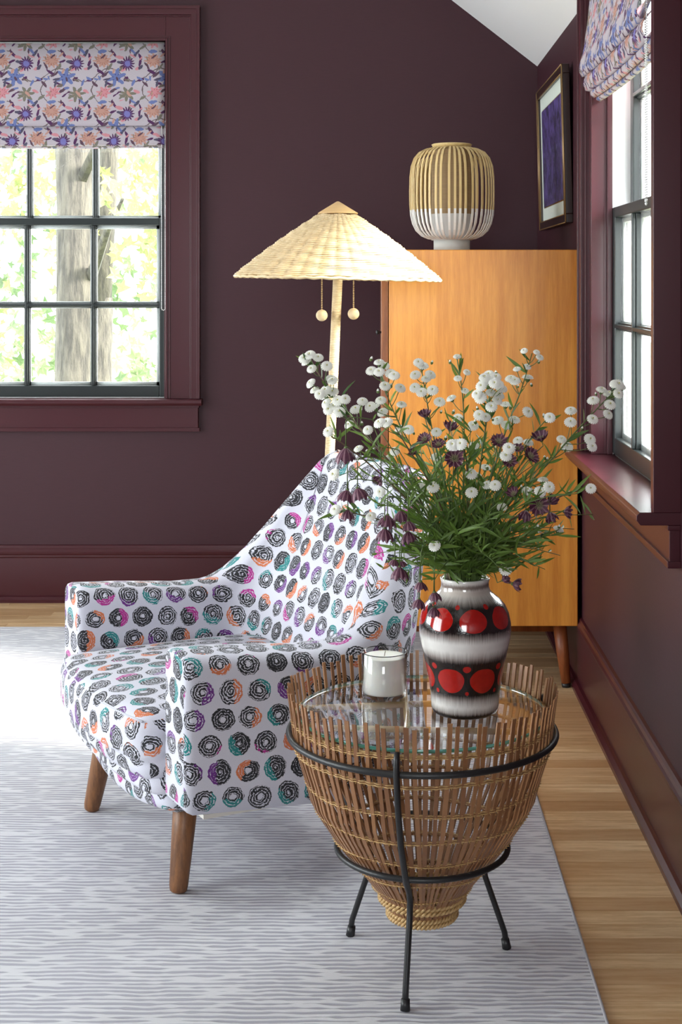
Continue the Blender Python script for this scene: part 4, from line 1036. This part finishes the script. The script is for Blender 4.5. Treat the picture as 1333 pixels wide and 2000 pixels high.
for (poly, dy, lab), bl in zip(SPR, own):
    base = MOUTH.copy(); fl_ = empty('aster_spray', base, lab, 'flower')
    rg = random.Random(int(poly[0][0]))
    ang0 = rg.uniform(0, 6.28); foot = Vector((VX+.02*cos(ang0), VY+.02*sin(ang0), GZ+.11)); neck = Vector((VX+.022*(1 if poly[0][0] > 905 else -1)*min(1, abs(poly[0][0]-905)/120)+rg.uniform(-.008, .008), VY+rg.uniform(-.018, .018)*1, GZ+.236))
    P_ = [spray_point(poly, i/16, dy) for i in range(17)]+[neck, foot]
    # relax the polyline a little
    for _ in range(3): P_ = [P_[0]]+[(P_[i-1]+P_[i]*2+P_[i+1])/4 for i in range(1, len(P_)-2)]+P_[-2:]
    MB().tube([p-base for p in P_], [lerp(.0009, .0021, i/(len(P_)-1)) for i in range(len(P_))], 6).build('stem', m_stem if rg.random() < .6 else m_stemr, fl_)
    tw = MB()
    for p in bl:
        d, f_ = poly_near(poly, p); fa = min(1, f_+.06+d/260*.3); A = spray_point(poly, fa, dy)
        Yb = lerp(VY+dy, VY, fa)+rg.uniform(-.022, .022)-.006; B = PT(p[0], p[1], Yb)
        view = (CAMV-B).normalized(); gro = (B-A).normalized() if (B-A).length > 1e-4 else Vector((0, 0, 1))
        face = (gro*.75+Vector((0, 0, 1))*.75+view*rg.uniform(.5, 1.7)+Vector((rg.uniform(-.4, .4), rg.uniform(-.4, .4), 0))).normalized()
        small = (abs(p[0]-900) < 40 and p[1] < 775 and p[0] < 925) or (p[1] < 730 and p[0] > 1000)
        s_ = rg.uniform(1.05, 1.3)*(.68 if small else 1)
        inst('blossom', rg.choice(asters), fl_, B-base, rot_to(face, 'Z', rg.uniform(0, 6)), s_)
        Bc = B-face*.006*s_; C_ = (A+Bc)/2+Vector((0, 0, -.006))
        tw.tube([bez(A, C_, Bc, q/4)-base for q in range(5)], [.0009, .0008, .0007, .0007, .0008], 5)
    if bl: tag(tw.build('pedicels', m_stem, fl_), kind='stuff')
    nl = int(9+len(bl)*.9)
    for k in range(nl):
        f_ = rg.uniform(.04, .97); p = spray_point(poly, f_, dy); q = spray_point(poly, max(0, f_-.05), dy)
        put_leaf(fl_, base, p, (q-p) if (q-p).length > 1e-5 else (0, 0, 1), rg, .95)
    for k in range(max(2, len(bl)//3)):
        f_ = rg.uniform(0, .6); p = spray_point(poly, f_, dy)+Vector((rg.uniform(-.02, .02), rg.uniform(-.012, .012), rg.uniform(.004, .02)))
        inst('bud', bud, fl_, p-base, rot_to((rg.uniform(-.4, .4), rg.uniform(-.4, .4), 1)), rg.uniform(.7, 1.1))
# purple flowers : (px,py), shape, dy, facing, label
PF = [
 ((676, 893), 'bell', -.10, (0, 0, -1), 'dark purple nodding bell flower touching the top of the chair back', 1.25),
 ((676, 972), 'bell', -.11, (-.2, 0, -1), 'purple nodding bell hanging left, below the darkest bell', 1.05),
 ((703, 968), 'bell', -.12, (.3, 0, -1), 'purple nodding bell, right one of the hanging pair by the chair back', 1.05),
 ((680, 1008), 'bell', -.10, (0, 0, -1), 'pale purple bell hanging lowest on the left of the chair back', .85),
 ((756, 1022), 'bell', -.12, (-.1, -.1, -1), 'striped purple bell in the middle of the hanging cluster', 1.1),
 ((752, 1048), 'bell', -.13, (0, 0, -1), 'wide striped purple bell at the lower left of the hanging cluster', 1.05),
 ((784, 1012), 'bell', -.10, (.1, 0, -1), 'purple bell at the upper right of the hanging cluster', 1.0),
 ((800, 1030), 'bell', -.12, (.2, 0, -1), 'small purple bell above the right of the hanging cluster', .85),
 ((799, 1052), 'bell', -.12, (.1, 0, -1), 'purple bell at the right end of the hanging cluster', .95),
 ((770, 1102), 'small', -.11, (-.2, 0, -1), 'tiny mauve bell hanging above the large lowest bell', 1.0),
 ((786, 1104), 'small', -.11, (.2, 0, -1), 'tiny mauve bell beside its twin above the lowest large bell', .9),
 ((781, 1124), 'bell', -.12, (0, -.2, -1), 'large lone purple bell hanging over the inside of the chair', 1.1),
 ((822, 1148), 'small', -.10, (0, 0, -1), 'pinkish bell hanging left of the vase neck', 1.25),
 ((818, 1182), 'bell', -.10, (-.1, 0, -1), 'purple bell hanging beside the left shoulder of the vase', .85),
 ((850, 1168), 'small', -.10, (.1, 0, -1), 'small purple bell in front of the vase shoulder', 1.2),
 ((848, 1198), 'bell', -.10, (0, 0, -1), 'purple bell hanging over the upper left red disc of the vase', .8),
 ((830, 808), 'cup', .0, (-.2, -.3, 1), 'purple cup flower facing up near the top middle', 1.0),
 ((881, 833), 'cup', -.02, (.2, -.3, 1), 'dark purple cup flower left of the dense white head', 1.1),
 ((830, 858), 'star', -.04, (-.3, -.6, .6), 'purple star flower half hidden left of centre', .95),
 ((808, 882), 'cup', -.05, (-.6, -.4, .5), 'magenta cup flower pointing left above the chair', .8),
 ((888, 895), 'star', -.08, (0, -1, .3), 'purple star flower with a wide greenish centre in the middle', 1.25),
 ((857, 868), 'star', -.05, (-.2, -.6, .8), 'purple star flower above and left of the green-centred one', .9),
 ((740, 938), 'cup', -.08, (-.6, -.4, -.5), 'dark purple cup flower facing down over the chair back', .9),
 ((1056, 852), 'cup', -.02, (-.3, -.4, .9), 'dark purple flower standing clear on the right against the cabinet', 1.25),
 ((975, 862), 'star', -.06, (.1, -.7, .7), 'purple star with greenish centre right of the middle', 1.1),
 ((1037, 890), 'star', -.05, (.5, -.6, .5), 'purple star flower seen sideways on the right', 1.15),
 ((1012, 876), 'star', -.03, (0, -.6, .8), 'small purple star behind the sideways one', .8),
 ((1053, 986), 'star', -.08, (.2, -1, -.1), 'largest open purple star low on the right', 1.35),
 ((1002, 962), 'cup', -.07, (-.3, -.5, .5), 'pinkish purple cup flower low right of the middle', .9),
 ((1026, 1008), 'small', -.08, (-.2, -.5, -.6), 'little purple flower left below the largest star', 1.2),
 ((1080, 976), 'small', -.05, (.3, -.4, .4), 'little purple flower upper right of the largest star', 1.1),
 ((1078, 1012), 'small', -.06, (.2, -.4, -.6), 'little purple flower right below the largest star', 1.2),
 ((1110, 1000), 'cup', -.03, (.9, -.4, 0), 'single dark purple flower at the far right on a thin stalk', 1.0),
 ((996, 900), 'star', -.07, (.1, -.9, .4), 'dusky purple star beside the round white head', .95),
 ((990, 1130), 'small', -.05, (.5, -.3, .3), 'small purple bud flower at the right of the vase neck', 1.0),
 ((1013, 1142), 'small', -.04, (.9, -.2, -.1), 'purple bud flower at the tip of the low right stem', 1.2),
]
for (px_, py_), kindf, dy, face, lab, s_ in PF:
    base = MOUTH.copy(); fl_ = empty('purple_flower', base, lab, 'flower'); rg = random.Random(int(px_*3+py_))
    B = PT(px_, py_, VY+dy); face = Vector(face).normalized()
    me = {'bell': rg.choice(bells), 'small': smallb, 'star': rg.choice(stars), 'cup': rg.choice(cups)}[kindf]
    L = {'bell': .022, 'small': .014, 'star': .004, 'cup': .012}[kindf]*s_
    A = B-face*L*.55
    inst('bract_flower', me, fl_, A-base, rot_to(face, 'Z', rg.uniform(0, 6)), s_)
    side_ = 1 if px_ > 905 else -1
    neck = MOUTH+Vector((side_*.026, -.018 if dy < -.05 else .008, .006)); foot = Vector((VX-side_*.01, VY, GZ+.12))
    if face.z < -.5:   # arch over
        up = min(.16, .03+abs(px_-905)/905*.55); mid1 = Vector(((A.x*.75+neck.x*.25), (A.y*.7+neck.y*.3), max(A.z+.045, neck.z+up*.9))); top = A+Vector((0, 0, .045))
        if py_ > 1090: mid1 = Vector((A.x*.6+neck.x*.4, A.y*.7+neck.y*.3, neck.z+.05+rg.uniform(0, .03))); top = Vector((A.x, A.y, max(A.z+.03, neck.z+.005)))
        pts = [foot, neck]+[bez(neck, neck*.6+mid1*.4+Vector((0, 0, .05)), mid1, q/6) for q in range(1, 6)]+[bez(mid1, Vector((A.x, A.y, mid1.z+.012)), top, q/4) for q in range(5)]+[A]
    else:
        mid1 = (neck+A)/2+Vector((0, 0, .03))+Vector((0, 0, -.0))
        pts = [foot, neck]+[bez(neck, mid1-Vector(((A.x-neck.x)*.15, 0, -.02)), A-face*.012, q/9) for q in range(1, 10)]+[A-face*.002]
    MB().tube([p-base for p in pts], .00095, 5).build('stem', m_stem, fl_)
    for k in range(4):
        p = pts[rg.randrange(3, len(pts)-2)]; put_leaf(fl_, base, p, (face.x*.3, 0, .6), rg, .7)
# leafy filler stems
fm = [leaf_mesh(.038, .0024, -.25, 0), leaf_mesh(.050, .0030, -.4, 1), leaf_mesh(.028, .0026, .1, 2)]
rg = random.Random(77)
FILL = MB()
for k in range(86):
    az = 2*pi*k/64*7.3; el_ = rg.uniform(.15, 1.45); Ls = rg.uniform(.08, .29)*(1 if el_ > .5 else .8)
    d = Vector((cos(az)*cos(el_), sin(az)*cos(el_)*.9, sin(el_))); neck = MOUTH+Vector((cos(az)*.026*cos(el_), sin(az)*.026*cos(el_), .003)); tip = neck+d*Ls
    if tip.z < MOUTH.z-.02: continue
    c_ = neck+Vector((d.x*.15, d.y*.15, 1)).normalized()*Ls*.5; pts = [Vector((VX, VY, GZ+.14)), neck]+[bez(neck, c_, tip, q/6) for q in range(1, 7)]
    FILL.tube([p-MOUTH for p in pts], [.0016]*2+[.0014, .0013, .0012, .001, .0008, .0006], 5, mi=1)
    mb = FILL
    for q in range(23):
        t_ = rg.uniform(0.05, 1); p = bez(neck, c_, tip, t_); n = Vector((rg.uniform(-1, 1), rg.uniform(-1, 1), rg.uniform(-.3, .6))); dd = (d*.8+n.normalized()*.9).normalized()
        R_ = Matrix.Translation(p-MOUTH) @ rot_to(dd, 'X', rg.uniform(-.8, .8)).to_matrix().to_4x4() @ Matrix.Scale(rg.uniform(.7, 1.1), 4)
        src = rg.choice(fm); mb.add([R_ @ v_.co for v_ in src.vertices], [tuple(p_.vertices) for p_ in src.polygons], 0)
fo = FILL.build('bouquet_foliage', [m_lf, m_stem]); fo.location = MOUTH
tag(fo, 'dense green leaves and short stems filling the heart of the bouquet', 'foliage', kind='stuff')
